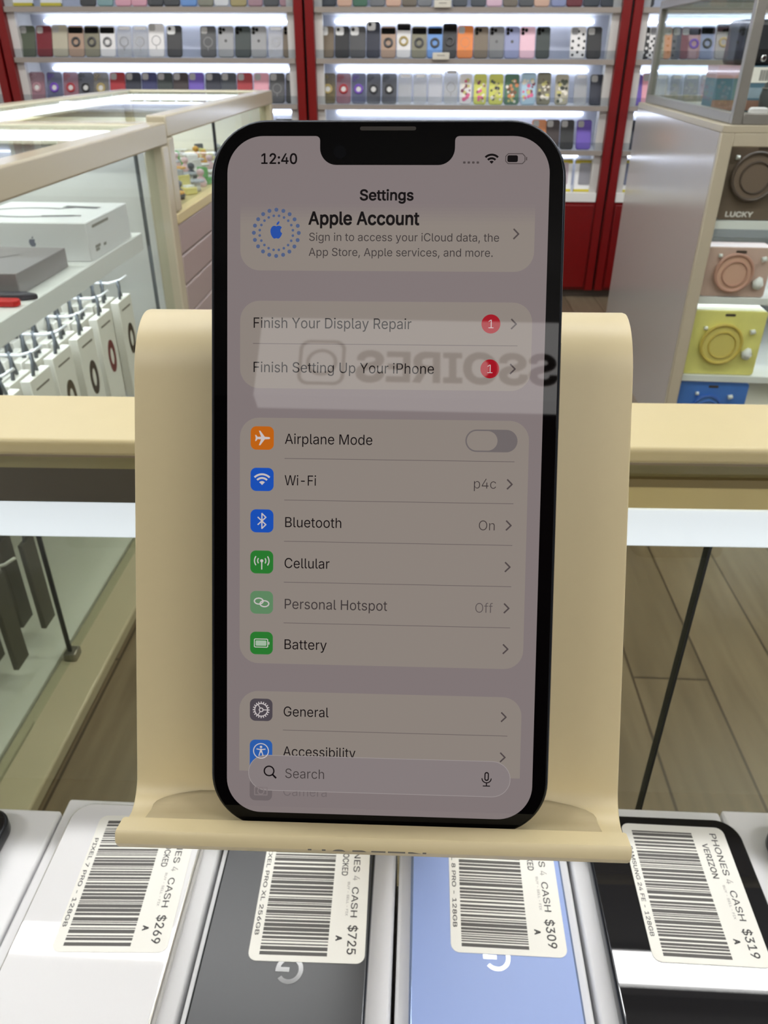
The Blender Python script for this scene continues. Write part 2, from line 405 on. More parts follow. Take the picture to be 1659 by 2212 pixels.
'Y': [189,[[81,0,81,83,7,203,36,203,77,138,89,117,100,92,89,92,93,102,97,110,100,117,112,138,152,203,182,203,107,83,107,0]]],
'Z': [175,[[17,0,17,19,109,154,114,160,122,172,132,184,136,190,139,182,131,181,16,181,16,203,159,203,159,185,67,51,63,45,58,39,54,32,44,20,39,13,36,22,53,22,61,23,160,23,160,0]]],
'a': [156,[[55,-3,46,-1,38,2,30,6,24,11,19,18,15,25,13,34,12,43,14,58,17,64,21,69,26,74,31,77,37,80,57,86,93,91,99,91,106,94,110,99,110,109,109,114,107,119,104,123,96,129,91,131,85,132,71,132,65,131,60,129,51,124,44,117,40,110,16,116,20,125,25,132,31,138,38,143,45,147,53,150,61,152,78,154,83,154,96,152,102,150,114,144,120,140,125,135,129,128,132,120,134,111,135,101,135,0,111,0,111,21,109,21,107,17,104,14,101,10,97,6,92,3,86,0,80,-2,72,-3],[68,18,77,19,91,23,97,27,102,32,105,37,108,43,110,49,110,76,93,70,88,70,80,68,73,68,70,67,59,65,45,59,41,56,37,47,37,37,41,29,44,26,48,23,57,19,62,18]]],
'b': [170,[[92,-3,83,-3,75,-1,63,5,59,9,55,12,47,23,45,23,45,0,21,0,21,203,45,203,45,128,47,128,49,131,52,134,55,138,63,146,75,152,92,154,104,153,115,150,125,144,134,137,142,128,148,117,152,105,155,91,156,76,155,60,152,46,148,34,142,23,134,14,125,6,115,1,104,-2],[88,19,97,20,105,22,112,26,118,32,123,39,126,47,129,56,131,65,131,86,129,96,123,112,118,119,112,125,105,129,97,131,88,132,79,131,71,129,64,125,54,113,50,105,47,96,45,76,47,55,50,46,54,38,59,31,65,26,72,22,79,20]]],
'c': [158,[[83,-3,70,-2,58,1,47,7,37,14,29,23,22,34,18,46,15,60,14,75,15,90,18,104,22,116,29,127,37,137,47,144,58,149,70,153,83,154,104,151,110,149,116,146,122,142,132,134,136,129,145,111,121,105,120,109,114,119,111,122,108,124,105,127,101,128,97,130,88,132,83,132,73,131,65,128,58,124,52,118,47,111,43,103,39,85,39,65,43,47,47,39,52,32,58,26,65,22,73,19,93,19,97,21,101,22,108,26,117,35,119,39,120,43,122,47,145,41,143,34,140,28,136,22,132,17,128,13,122,9,117,5,111,2,97,-2,90,-3]]],
'd': [170,[[78,-3,66,-2,55,1,45,6,36,14,28,23,22,34,17,46,15,60,14,76,15,91,17,105,22,117,28,128,36,137,45,144,55,150,66,153,78,154,95,152,107,146,115,138,118,134,121,131,122,128,124,128,124,203,149,203,149,0,125,0,125,23,123,23,115,12,106,5,101,2,95,-1,87,-3],[82,19,91,20,98,22,105,26,111,31,116,38,120,46,124,65,125,76,123,96,120,105,116,113,111,119,105,125,98,129,91,131,82,132,73,131,65,129,58,125,52,119,47,112,43,104,41,96,39,86,39,65,43,47,47,39,52,32,58,26,65,22,73,20]]],
'e': [162,[[85,-3,71,-2,58,1,47,7,37,14,29,23,22,34,17,46,15,60,14,75,15,90,17,103,22,116,29,127,37,136,46,144,57,149,69,153,82,154,98,152,106,150,114,146,121,142,128,136,134,130,139,122,143,113,146,102,148,91,148,68,30,68,30,88,135,88,124,81,122,99,119,107,115,115,111,121,105,126,98,129,91,131,82,132,73,131,65,129,59,125,53,120,48,115,44,108,41,100,39,93,38,84,38,71,39,60,41,51,44,42,49,35,54,29,60,25,68,21,76,19,85,18,101,21,106,23,114,29,120,37,122,42,146,36,143,29,139,22,134,16,128,10,121,6,113,2,104,-1,95,-3]]],
'f': [101,[[91,152,91,131,3,131,3,152],[32,0,32,173,33,181,35,188,38,194,43,200,48,204,54,208,61,210,75,212,80,212,85,211,89,211,97,208,91,187,81,189,78,190,71,189,66,187,62,184,59,180,57,174,57,0]]],
'g': [170,[[72,-60,62,-58,54,-56,46,-53,39,-49,33,-44,28,-39,24,-33,20,-28,41,-16,46,-23,49,-26,52,-30,57,-33,75,-39,83,-39,94,-38,104,-35,113,-30,119,-23,123,-14,125,-2,125,27,122,27,118,20,111,13,106,9,101,6,87,2,78,2,66,3,55,6,45,11,36,17,28,26,22,36,17,48,15,61,14,76,15,91,17,105,22,117,28,128,36,137,45,144,55,150,66,153,78,154,95,152,107,146,115,138,118,134,121,131,123,128,125,128,125,152,149,152,149,-4,148,-16,145,-27,140,-36,134,-44,126,-50,106,-58,95,-60],[91,24,99,26,105,30,111,35,116,41,120,48,123,57,125,77,123,97,120,106,116,113,111,120,106,125,99,129,91,131,82,132,73,131,65,129,58,125,52,119,47,113,43,105,39,87,39,67,41,57,43,49,47,42,52,35,58,30,65,27,73,24]]],
'h': [164,[[45,91,45,0,21,0,21,203,45,203,45,115,41,115,46,128,53,138,61,145,70,150,80,153,91,154,101,153,110,151,118,147,125,142,131,136,136,128,140,119,142,108,143,96,143,0,118,0,118,94,117,105,114,114,109,122,102,127,94,131,84,132,70,130,64,127,54,119,48,107,46,99]]],
'i': [67,[[21,0,21,152,45,152,45,0],[33,177,25,179,19,185,17,189,17,198,22,205,29,209,38,209,46,205,50,198,51,193,50,189,46,182,42,179]]],
'l': [76,[[56,-1,45,0,36,3,30,8,25,15,22,23,21,34,21,203,45,203,45,39,48,25,50,23,54,21,68,22,72,1,62,-1]]],
'm': [244,[[21,0,21,152,45,152,45,118,43,118,46,126,49,133,53,138,58,143,63,147,75,153,81,154,88,154,98,153,107,150,115,144,121,137,126,128,128,118,125,118,127,125,135,137,140,142,146,147,152,150,167,154,183,154,191,152,199,149,206,144,211,138,216,131,220,123,222,113,223,102,223,0,198,0,198,101,197,111,194,119,189,125,182,129,175,131,167,132,161,132,150,128,145,125,141,121,138,116,136,111,134,99,134,0,110,0,110,104,109,112,106,119,101,124,95,129,88,131,80,132,74,132,63,128,58,125,54,121,50,116,46,103,45,95,45,0]]],
'n': [164,[[45,91,45,0,21,0,21,152,45,152,45,115,41,115,46,128,53,138,61,145,70,150,80,153,91,154,101,153,110,151,118,147,125,142,131,136,136,128,140,119,142,108,143,96,143,0,118,0,118,94,117,105,114,114,109,122,102,127,94,131,84,132,70,130,64,127,54,119,48,107,46,99]]],
'o': [166,[[83,-3,70,-2,58,1,47,7,37,14,29,23,22,34,18,46,15,60,14,75,15,90,18,104,22,116,29,127,37,137,47,144,58,149,70,153,83,154,96,153,108,149,119,144,129,137,137,127,144,116,149,104,151,90,152,75,151,60,149,46,144,34,137,23,129,14,119,7,108,1,96,-2],[92,19,101,22,108,26,114,32,119,39,123,47,126,56,128,75,126,94,123,103,119,111,114,118,108,124,101,128,92,131,83,132,73,131,65,128,58,124,52,118,47,111,43,103,39,85,39,65,43,47,47,39,52,32,58,26,65,22,73,19]]],
'p': [170,[[21,-57,21,152,45,152,45,128,47,128,49,131,52,134,55,138,63,146,75,152,92,154,104,153,115,150,125,144,134,137,142,128,148,117,152,105,155,91,156,76,155,60,152,46,148,34,142,23,134,14,125,6,115,1,104,-2,92,-3,83,-3,75,-1,69,2,64,5,55,12,47,23,45,23,45,-57],[88,19,97,20,105,22,112,26,118,32,123,39,126,47,129,56,131,65,131,86,129,96,123,112,118,119,112,125,105,129,97,131,88,132,79,131,71,129,64,125,54,113,50,105,47,96,45,76,47,55,50,46,54,38,59,31,65,26,72,22,79,20]]],
'r': [104,[[21,0,21,152,45,152,45,128,46,128,50,136,55,142,61,147,68,151,76,153,97,153,97,129,92,130,76,130,64,126,58,122,54,118,50,113,46,102,45,95,45,0]]],
's': [146,[[63,-3,53,-1,45,1,37,5,30,10,25,15,20,22,17,29,14,38,38,43,40,35,44,29,50,24,56,21,64,19,73,18,82,19,91,21,98,25,103,30,106,35,107,41,107,46,105,50,102,54,92,60,85,62,60,68,47,72,37,77,29,83,23,91,20,100,19,110,20,118,22,126,26,133,31,139,38,144,46,148,55,151,64,153,75,154,94,152,102,149,114,141,120,136,124,130,130,116,107,111,105,116,101,122,97,126,91,130,84,132,75,133,66,132,59,130,52,127,47,122,44,117,43,111,44,106,46,101,50,97,54,94,61,91,69,89,92,84,104,80,115,75,122,69,128,61,131,52,132,43,132,34,129,26,125,19,119,12,112,7,104,3,94,-1,84,-3]]],
't': [91,[[82,152,82,131,3,131,3,152],[26,188,50,188,50,39,52,28,54,25,58,22,62,20,76,21,81,21,85,1,80,-1,74,-1,70,-2,67,-2,55,-1,45,3,37,9,31,16,27,26,26,37]]],
'u': [164,[[73,-2,63,-1,54,1,46,4,39,9,33,16,28,23,24,33,22,43,21,56,21,152,45,152,45,58,47,47,50,37,55,30,62,24,70,21,80,20,94,22,100,25,105,28,110,33,116,45,118,53,118,152,143,152,143,0,119,0,119,37,123,37,118,24,111,14,103,7,94,2,84,-1]]],
'v': [156,[[65,0,7,152,34,152,66,62,75,35,77,26,80,17,82,8,74,8,76,17,79,26,81,35,84,44,86,53,90,62,122,152,149,152,91,0]]],
'y': [156,[[19,-55,25,-34,33,-36,42,-36,52,-30,55,-26,58,-21,60,-14,65,-1,7,152,34,152,66,62,75,35,77,26,80,17,82,8,73,8,79,26,81,35,84,44,86,53,90,62,122,152,149,152,82,-23,75,-37,71,-43,66,-48,56,-54,43,-58,29,-58,26,-57,23,-57]]]}
CAP = 203.5
GCACHE = {}
def glyph(ch, weight):
    k = (ch, weight)
    if k in GCACHE:
        return GCACHE[k]
    adv, polys = GLYPHS[ch]
    loops = []
    for p in polys:
        q = [Vector((p[2 * i], p[2 * i + 1])) for i in range(len(p) // 2)]
        if weight:
            n = len(q)
            o = []
            for i in range(n):
                a, b, c = q[i - 1], q[i], q[(i + 1) % n]
                d1, d2 = (b - a), (c - b)
                if d1.length < 1e-6 or d2.length < 1e-6:
                    o.append(b)
                    continue
                d1.normalize(); d2.normalize()
                n1, n2 = Vector((-d1.y, d1.x)), Vector((-d2.y, d2.x))
                nn = n1 + n2
                if nn.length < 0.3:
                    nn = n1
                nn.normalize()
                o.append(b + nn * weight)     # outlines run clockwise: left of travel is outside
            q = o
        loops.append(q)
    vs, es = [], []
    for q in loops:
        s = len(vs)
        vs += q
        es += [(s + i, s + (i + 1) % len(q)) for i in range(len(q))]
    if not vs:
        GCACHE[k] = (adv, [], [])
        return GCACHE[k]
    V, E, F, *_ = delaunay_2d_cdt(vs, es, [], 0, 1e-4)
    keep = []
    for f in F:
        c = (V[f[0]] + V[f[1]] + V[f[2]]) / 3
        w = 0
        for q in loops:
            for i in range(len(q)):
                a, b = q[i], q[(i + 1) % len(q)]
                if (a.y <= c.y) != (b.y <= c.y):
                    t = (c.y - a.y) / (b.y - a.y)
                    if a.x + t * (b.x - a.x) > c.x:
                        w += 1 if b.y > a.y else -1
        if w != 0:
            keep.append(tuple(f))
    GCACHE[k] = (adv, V, keep)
    return GCACHE[k]

def text_width(s, cap, weight=0, track=0):
    return sum(GLYPHS[c][0] + track for c in s) * cap / CAP

def text(g, s, cap, M, m, weight=0, sx=1.0, fit=None, align='l', clip=None):
    """lay string s into g; cap = capital height; M maps the text plane (x right, y up) into the mesh; fit = total width"""
    k = cap / CAP
    w = sum(GLYPHS[c][0] for c in s) * k
    if fit:
        sx = fit / w
    x = {'l': 0, 'c': -w * sx / 2, 'r': -w * sx}[align]
    for c in s:
        adv, V, T = glyph(c, weight)
        if T:
            P = [(x + v.x * k * sx, v.y * k) for v in V]
            if clip is not None:
                P = [(a, max(b, clip)) for a, b in P]
            g.tris([M @ Vector((a, b, 0)) for a, b in P], T, m)
        x += adv * k * sx
    return g

# ------------------------------------------------------------------ shared materials
CREAM = mat('cream_paint', (206, 191, 143), 0.38, noise=0.02, nscale=60)
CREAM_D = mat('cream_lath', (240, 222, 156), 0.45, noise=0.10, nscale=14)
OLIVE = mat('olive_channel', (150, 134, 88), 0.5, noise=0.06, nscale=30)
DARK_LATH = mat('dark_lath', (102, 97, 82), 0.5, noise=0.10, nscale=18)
CASE_FRAME = mat('case_frame', (194, 186, 162), 0.22)
WHITE = mat('white_board', (232, 232, 230), 0.45)
WHITE_BOX = mat('white_carton', (238, 238, 240), 0.42, noise=0.01, nscale=80)
GREYWHITE = mat('greywhite_board', (205, 203, 200), 0.4)
RED = mat('red_laminate', (116, 4, 7), 0.32)
BLACK_GAP = mat('black_gap', (14, 10, 10), 0.6)
SHELF_EDGE = mat('shelf_edge', (148, 139, 132), 0.5)
ALU = mat('brushed_aluminium', (150, 148, 142), 0.38, 0.55, noise=0.06, nscale=50)
CHROME = mat('chrome', (215, 215, 218), 0.12, 1.0)
BLACK = mat('black_plastic', (24, 24, 27), 0.35)
BLACK_GLOSS = mat('black_gloss', (10, 10, 12), 0.06)
INK = mat('sticker_ink', (58, 56, 56), 0.6)
INK_FAINT = mat('faint_ink', (168, 166, 162), 0.6)
BAR_INK = mat('barcode_ink', (92, 90, 88), 0.6)
PAPER = mat('sticker_paper', (243, 242, 234), 0.5)
LED = mat('led_diffuser', (240, 246, 255), 0.5, emit=(232, 240, 255), estr=SHELF_STRIP)
LED_TOP = mat('led_top_strip', (240, 246, 255), 0.5, emit=(236, 244, 255), estr=STRIP * 0.6)
LED_CASE = mat('led_case_strip', (240, 246, 255), 0.5, emit=(236, 244, 255), estr=STRIP)
CLEAR = glass('clear_glass', (251, 254, 252), 0.4)
TINTED = glass('tinted_glass', (233, 233, 221), 0.5)
ACRYLIC = glass('acrylic', (236, 238, 240), 0.7)

# ------------------------------------------------------------------ room shell
def floor_material():
    m = bpy.data.materials.new('laminate_floor')
    m.use_nodes = True
    nt = m.node_tree
    b = nt.nodes['Principled BSDF']
    b.inputs['Roughness'].default_value = 0.3
    tc = nt.nodes.new('ShaderNodeTexCoord')
    mp = nt.nodes.new('ShaderNodeMapping')
    mp.inputs['Rotation'].default_value = (0, 0, R(90))
    br = nt.nodes.new('ShaderNodeTexBrick')
    br.inputs['Scale'].default_value = 1.0
    br.inputs['Brick Width'].default_value = 1.25
    br.inputs['Row Height'].default_value = 0.16
    br.inputs['Mortar Size'].default_value = 0.003
    br.inputs['Color1'].default_value = (*lin((116, 103, 84)), 1)
    br.inputs['Color2'].default_value = (*lin((130, 116, 96)), 1)
    br.inputs['Mortar'].default_value = (*lin((70, 56, 40)), 1)
    nz = nt.nodes.new('ShaderNodeTexNoise')
    mp2 = nt.nodes.new('ShaderNodeMapping')
    mp2.inputs['Scale'].default_value = (14, 1.2, 1)
    nz.inputs['Scale'].default_value = 3.0
    nz.inputs['Detail'].default_value = 5
    mx = nt.nodes.new('ShaderNodeMix')
    mx.data_type = 'RGBA'
    mx.blend_type = 'MULTIPLY'
    mx.inputs[0].default_value = 0.55
    cr = nt.nodes.new('ShaderNodeValToRGB')
    cr.color_ramp.elements[0].position = 0.3
    cr.color_ramp.elements[0].color = (0.45, 0.40, 0.34, 1)
    cr.color_ramp.elements[1].position = 0.7
    cr.color_ramp.elements[1].color = (1, 1, 1, 1)
    L = nt.links.new
    L(tc.outputs['Object'], mp.inputs['Vector'])
    L(mp.outputs[0], br.inputs['Vector'])
    L(tc.outputs['Object'], mp2.inputs['Vector'])
    L(mp2.outputs[0], nz.inputs['Vector'])
    L(nz.outputs['Fac'], cr.inputs['Fac'])
    L(br.outputs['Color'], mx.inputs[6])
    L(cr.outputs['Color'], mx.inputs[7])
    L(mx.outputs[2], b.inputs['Base Color'])
    return m

XL, XR, YF, YB, ZC = -3.4, 3.4, -2.6, 4.62, 2.78
WALL = mat('wall_paint', (214, 208, 204), 0.7)
structure(G().box(XL, XR, YF, YB, -0.05, 0, floor_material()).build('floor'))
structure(G().box(XL, XR, YF, YB, ZC, ZC + 0.05, mat('ceiling_paint', (150, 148, 146), 0.8)).build('ceiling'))
structure(G().box(XL, XR, YB, YB + 0.05, 0, ZC, WALL).build('wall_back'))
structure(G().box(XL - 0.05, XL, YF, YB, 0, ZC, WALL).build('wall_left'))
structure(G().box(XR, XR + 0.05, YF, YB, 0, ZC, WALL).build('wall_right'))
structure(G().box(XL, XR, YF - 0.05, YF, 0, ZC, mat('front_wall_paint', (58, 34, 36), 0.7)).build('wall_front'))

# ------------------------------------------------------------------ ceiling lights
def linear_light(x, y, lx, ly, strength, label):
    t = thing('ceiling_light', label, 'ceiling light', (x, y, ZC - 0.05), group='linear lights on the ceiling')
    G().box(-lx / 2 - 0.012, lx / 2 + 0.012, -ly / 2 - 0.012, ly / 2 + 0.012, 0.012, 0.05, mat('light_housing', (225, 225, 225), 0.5)).build('housing', t)
    G().box(-lx / 2, lx / 2, -ly / 2, ly / 2, 0, 0.012, mat('light_diffuser_%g' % strength, (250, 250, 250), 0.5, emit=(250, 250, 248), estr=strength)).build('diffuser', t)
linear_light(0, 1.262, 5.6, 0.085, LAMP_FRONT, 'long narrow white ceiling light running across above the aisle')
for x, y, n in ((-1.7, 3.1, 'far left'), (0.3, 3.1, 'far middle'), (2.2, 3.1, 'far right'), (-1.9, -0.7, 'near left'), (1.9, -0.7, 'near right')):
    linear_light(x, y, 1.2, 0.3, LAMP_REST, 'white panel ceiling light over the %s of the shop' % n)

# ------------------------------------------------------------------ lit sign behind the camera (seen mirrored in the screen)
sg = thing('wall_sign', 'white lit sign with dark capital letters mirrored in the phone screen', 'sign', (0.5, -1.80, 2.24))
G().box(-1.0, 1.5, -0.08, 0, 0.055, 0.355, mat('sign_face', (240, 240, 240), 0.5, emit=(255, 252, 250), estr=5.4)).build('light_box', sg)
g = G()
SM = Matrix(((-1, 0, 0, 0), (0, 0, 1, 0.004), (0, 1, 0, 0), (0, 0, 0, 1)))
SIGN_INK = mat('sign_ink', (150, 128, 112), 0.6)
text(g, 'ACCESSOIRES', 0.107, SM @ Matrix.Translation((-0.38, 0.115, 0)), SIGN_INK, weight=14, fit=1.06)
g.build('lettering', sg)
g = G()
for q in stroke(rrect(0.72, 0.86, 0.10, 0.26, 0.03), 0.012, True) + stroke(circle(0.79, 0.18, 0.045), 0.012, True):
    g.flat([(-a, b) for a, b in q][::-1], 0.004, SIGN_INK, 'y')
g.build('icon', sg)
sup = G()
sup.box(-0.6, -0.56, -0.8, -0.08, 0.15, 0.19, ALU).box(0.6, 0.64, -0.8, -0.08, 0.15, 0.19, ALU)
sup.build('bracket', sg)

# ------------------------------------------------------------------ wall cabinets
SHELVES = [1.335, 1.127, 0.931, 0.733]      # tops of the shelves
Y_FRONT = 4.266
def wall_cabinet(x0, x1, label):
    t = thing('wall_cabinet', label, 'cabinet', ((x0 + x1) / 2, Y_FRONT, 0), group='red framed wall cabinets')
    w = (x1 - x0) / 2
    D = 0.30
    G().box(-w + 0.045, w - 0.045, D - 0.02, D, 0.5, 2.4, mat('cabinet_back', (214, 218, 232), 0.5)).build('back_panel', t)
    for s in (-1, 1):
        a, b = sorted((s * (w - 0.006), s * (w - 0.047)))
        G().box(a, b, -0.012, 0.03, 0.04, 2.4, RED, 0.002, 1).build('upright', t)
        a, b = sorted((s * (w - 0.047), s * (w - 0.020)))
        G().box(a, b, 0.03, D, 0.5, 2.4, WHITE).build('side_panel', t)
        a, b = sorted((s * (w - 0.048), s * (w - 0.085)))
        G().box(a, b, 0.02, 0.05, 0.5, 2.4, GREYWHITE).build('inner_stile', t)
    for z in SHELVES + [1.545, 1.75]:
        sh = G().box(-w + 0.05, w - 0.05, 0.0, D - 0.02, z - 0.022, z, WHITE)
        sh.box(-w + 0.05, w - 0.05, -0.004, 0.0, z - 0.022, z, SHELF_EDGE)
        so = sh.build('shelf', t)
        G().box(-w + 0.05, w - 0.05, 0.002, 0.005, z, z + 0.036, ACRYLIC).build('shelf_lip', so)
        G().box(-w + 0.12, w - 0.12, D - 0.034, D - 0.022, z - 0.054, z - 0.047, LED).build('light_strip', t)
    G().box(-w + 0.05, w - 0.05, -0.004, D - 0.02, 0.492, 0.535, WHITE).build('ledge', t)
    base = G().box(-w + 0.004, w - 0.004, 0.0, D, 0.04, 0.492, RED, 0.002, 1)
    bo = base.build('base_cupboard', t)
    for s in (-1, 1):
        a, b = sorted((s * 0.006, s * (w - 0.055)))
        G().box(a, b, -0.014, 0.0, 0.055, 0.478, RED, 0.003, 2).build('door', t)
    G().box(-w, w, 0.03, D, 0.0, 0.04, mat('toe_kick', (92, 82, 74), 0.6)).build('toe_kick', t)
    G().box(-w - 0.001, -w + 0.006, 0.01, D, 0.04, 2.4, BLACK_GAP).build('seam', t)
    return t
wall_cabinet(-2.066, -0.580, 'backlit wall cabinet with red frame, left of the red post behind the phone')
wall_cabinet(-0.580, 0.946, 'backlit wall cabinet with red frame, centre, directly behind the phone top')
wall_cabinet(0.946, 2.472, 'backlit wall cabinet with red frame at right, seen through the small glass case')
wall_cabinet(-3.38, -2.066, 'backlit wall cabinet with red frame cut by the left picture edge')

# ------------------------------------------------------------------ phone cases on the wall shelves
ORD = ['leftmost', 'second', 'third', 'fourth', 'fifth', 'sixth', 'seventh', 'eighth', 'ninth', 'tenth', 'eleventh', 'twelfth', 'thirteenth', 'fourteenth', 'fifteenth', 'sixteenth', 'seventeenth', 'eighteenth']
def cmat(rgb, kind):
    n = 'case_%s_%d_%d_%d' % ((kind,) + tuple(rgb))
    if kind == 'smoky':
        return clear_plastic(n, rgb, 0.62)
    if kind == 'clear':
        return clear_plastic(n, rgb, 0.34)
    return mat(n, rgb, 0.42)

def case_body(rgb, kind, w, h):
    m = cmat(tuple(int(v * (0.72 if kind == 'x' else 1)) for v in rgb), 'clear' if kind in 'ct' else 'smoky' if kind == 'x' else 'solid')
    return G().prism(rrect(-w / 2, w / 2, 0, h, 0.012, 5), 0.0, 0.0115, m, 'y', 0.002, 2)

def phone_case(x, z, w, h, rgb, kind, acc, label, group, y=4.292):
    """kind: p plain with camera window, q plain with chrome camera frame, r clear with ring, b band and ring, m magnet circle, l plain with emblem, c clear, t clear with ring mark, d dotted, f flowered, s strap grip"""
    lean = R(-20)
    t = thing('phone_case', label, 'phone case', (x, y, z), (lean, 0, 0), group)
    kk = {'r': 'x', 'c': 'c', 't': 't'}.get(kind, kind)
    case_body(rgb, kk, w, h).build('shell', t)
    cw = 0.030
    cx, cz = -w / 2 + 0.005, h - 0.005
    if kind in 'pmd':
        wm = mat('camera_window_pale', (168, 166, 164), 0.35) if kind != 'd' else mat('camera_window_grey', (140, 140, 142), 0.35)
        G().prism(rrect(cx, cx + cw, cz - cw, cz, 0.008, 4), -0.001, 0.002, wm, 'y').build('camera_window', t)
    elif kind == 'q':
        g = G().prism(rrect(cx - 0.002, cx + cw + 0.008, cz - cw - 0.006, cz + 0.002, 0.010, 4), -0.003, 0.002, mat('camera_frame_silver', (226, 226, 226), 0.25), 'y', 0.001, 1)
        g.prism(circle(cx + 0.011, cz - 0.011, 0.008, 14), -0.004, -0.002, BLACK, 'y')
        g.build('camera_frame', t)
    elif kind == 'l':
        g = G()
        for dx, dz in ((0.008, 0.009), (0.008, 0.025), (0.024, 0.012)):
            g.prism(circle(cx + dx, cz - dz, 0.0075, 14), -0.003, 0.001, BLACK_GLOSS, 'y')
        g.build('camera_lenses', t)
        G().prism(circle(0, h * 0.52, 0.007, 14), -0.0006, 0.001, mat('emblem_grey', tuple(int(v * 0.5) for v in rgb), 0.3), 'y').build('emblem', t)
    elif kind == 'k':
        g = G()
        for dx, dz in ((0.008, 0.009), (0.008, 0.025), (0.024, 0.012)):
            g.prism(circle(cx + dx, cz - dz, 0.0075, 14), -0.003, 0.001, BLACK_GLOSS, 'y')
        g.build('camera_lenses', t)
    elif kind == 'b':
        G().prism(rrect(-w / 2 + 0.003, w / 2 - 0.003, h - 0.034, h - 0.008, 0.004, 3), -0.003, 0.003, BLACK_GLOSS, 'y', 0.001, 1).build('camera_band', t)
    elif kind in 'rx':
        g = G()
        for dx, dz in ((0.008, 0.009), (0.008, 0.025), (0.024, 0.012)):
            g.torus((cx + dx, 0, cz - dz), 0.0065, 0.0015, mat('ring_' + '_'.join(map(str, acc)), acc, 0.3), 'y', 14, 6)
        g.build('camera_rims', t)
    elif kind in 'ct':
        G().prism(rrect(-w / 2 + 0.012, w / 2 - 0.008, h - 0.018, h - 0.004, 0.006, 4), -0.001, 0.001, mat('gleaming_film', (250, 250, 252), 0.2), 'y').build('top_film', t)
    if kind in 'rb':
        am = mat('ring_' + '_'.join(map(str, acc)), acc, 0.25, 0.3)
        G().torus((0, -0.003, h * 0.47), 0.0175, 0.0052, am, 'y', 24, 8, 0.6).build('ring_stand', t)
        if kind == 'r':
            G().prism(circle(0, h * 0.47, 0.0122, 18), -0.0015, 0.001, mat('ring_centre', (206, 206, 204), 0.3), 'y').build('ring_centre', t)
    if kind in 'mt':
        g = G().ring((0, h * 0.48), 0.019, 0.023, -0.0006, 0.001, cmat(acc, 'solid'), 'y')
        g.box(-0.002, 0.002, -0.0006, 0.001, h * 0.48 - 0.040, h * 0.48 - 0.024, cmat(acc, 'solid'))
        g.build('magnet_circle', t)
    if kind == 'd':
        g = G()
        rnd = random.Random(int(x * 1000))
        for i in range(4):
            for j in range(3):
                px, pz = -w / 2 + 0.012 + j * (w - 0.022) / 2 + rnd.uniform(-.004, .004), 0.014 + i * 0.030 + (j % 2) * 0.012
                if not (j == 0 and i == 3):
                    g.prism(circle(px, pz, 0.0065, 10), -0.0006, 0.001, cmat(acc, 'solid'), 'y')
        g.build('dot_print', t)
    if kind == 'f':
        g = G()
        rnd = random.Random(int(x * 1000) + 5)
        cols = [acc, (232, 226, 214), tuple(int(v * 0.55) for v in acc), (196, 190, 120)]
        for i in range(22):
            px, pz = rnd.uniform(-w / 2 + 0.010, w / 2 - 0.010), rnd.uniform(0.012, h - 0.030)
            g.prism(circle(px, pz, rnd.uniform(0.004, 0.010), 9), -0.0004 - 0.00008 * i, 0.001, cmat(cols[i % 4], 'solid'), 'y')
        g.build('printed_pattern', t)
    return t

K = dict(blk=(30, 30, 33), nav=(32, 36, 54), slt=(52, 58, 66), gry=(120, 120, 122), dgr=(72, 72, 74), grn=(78, 86, 70), bur=(112, 22, 36), bei=(176, 170, 150), rose=(168, 140, 120), olv=(128, 124, 104), wht=(222, 220, 220),
         clr=(200, 199, 195), brn=(112, 98, 80), pnk=(222, 158, 172), lpk=(232, 190, 205), red=(160, 32, 42), pur=(112, 66, 178), blu=(100, 146, 208), org=(226, 128, 52), lav=(142, 148, 186), tea=(126, 160, 160), gold=(168, 150, 96), mau=(170, 130, 138),
         pch=(222, 178, 152), dgn=(44, 54, 52), dbr=(50, 36, 36), lgr=(150, 150, 152), dbl=(40, 46, 96), fgn=(70, 112, 88), ylw=(206, 208, 96), pbl=(170, 200, 218), ora=(205, 130, 80), vio=(104, 78, 176), fpk=(214, 96, 140), gsil=(150, 150, 155))
def row(shelf_i, cells, where, group, dz=0.0):
    for i, (x, w, desc, c, kind, a, tall) in enumerate(cells):
        lab = '%s phone case, %s %s' % (desc, ORD[i] if i == 0 else ORD[i] + ' from left', where)
        phone_case(x, SHELVES[shelf_i] + 0.0045, min(w, 0.0785) - 0.002, 0.137 + tall, K[c], kind, K.get(a, (90, 90, 90)), lab, group)
T = 0
row(0, [(-1.616, .085, 'black', 'blk', 'p', 0, T), (-1.532, .083, 'teal', 'tea', 'p', 0, T), (-1.445, .083, 'pink', 'pnk', 'p', 0, T), (-1.368, .076, 'salmon pink', 'pnk', 'p', 0, T), (-1.29, .076, 'black', 'blk', 'p', 0, T), (-1.212, .08, 'black', 'blk', 'p', 0, T),
        (-1.131, .08, 'blue', 'blu', 'p', 0, T), (-1.049, .075, 'warm grey', 'olv', 'p', 0, T), (-.974, .071, 'white', 'wht', 'p', 0, T), (-.893, .082, 'golden olive', 'gold', 'p', 0, T), (-.812, .071, 'mauve', 'mau', 'p', 0, T), (-.737, .075, 'dark grey', 'dgr', 'p', 0, T), (-.666, .062, 'dusty pink', 'mau', 'p', 0, T)],
    'on topmost shelf, left bay', 'cases on the left bay top shelf')
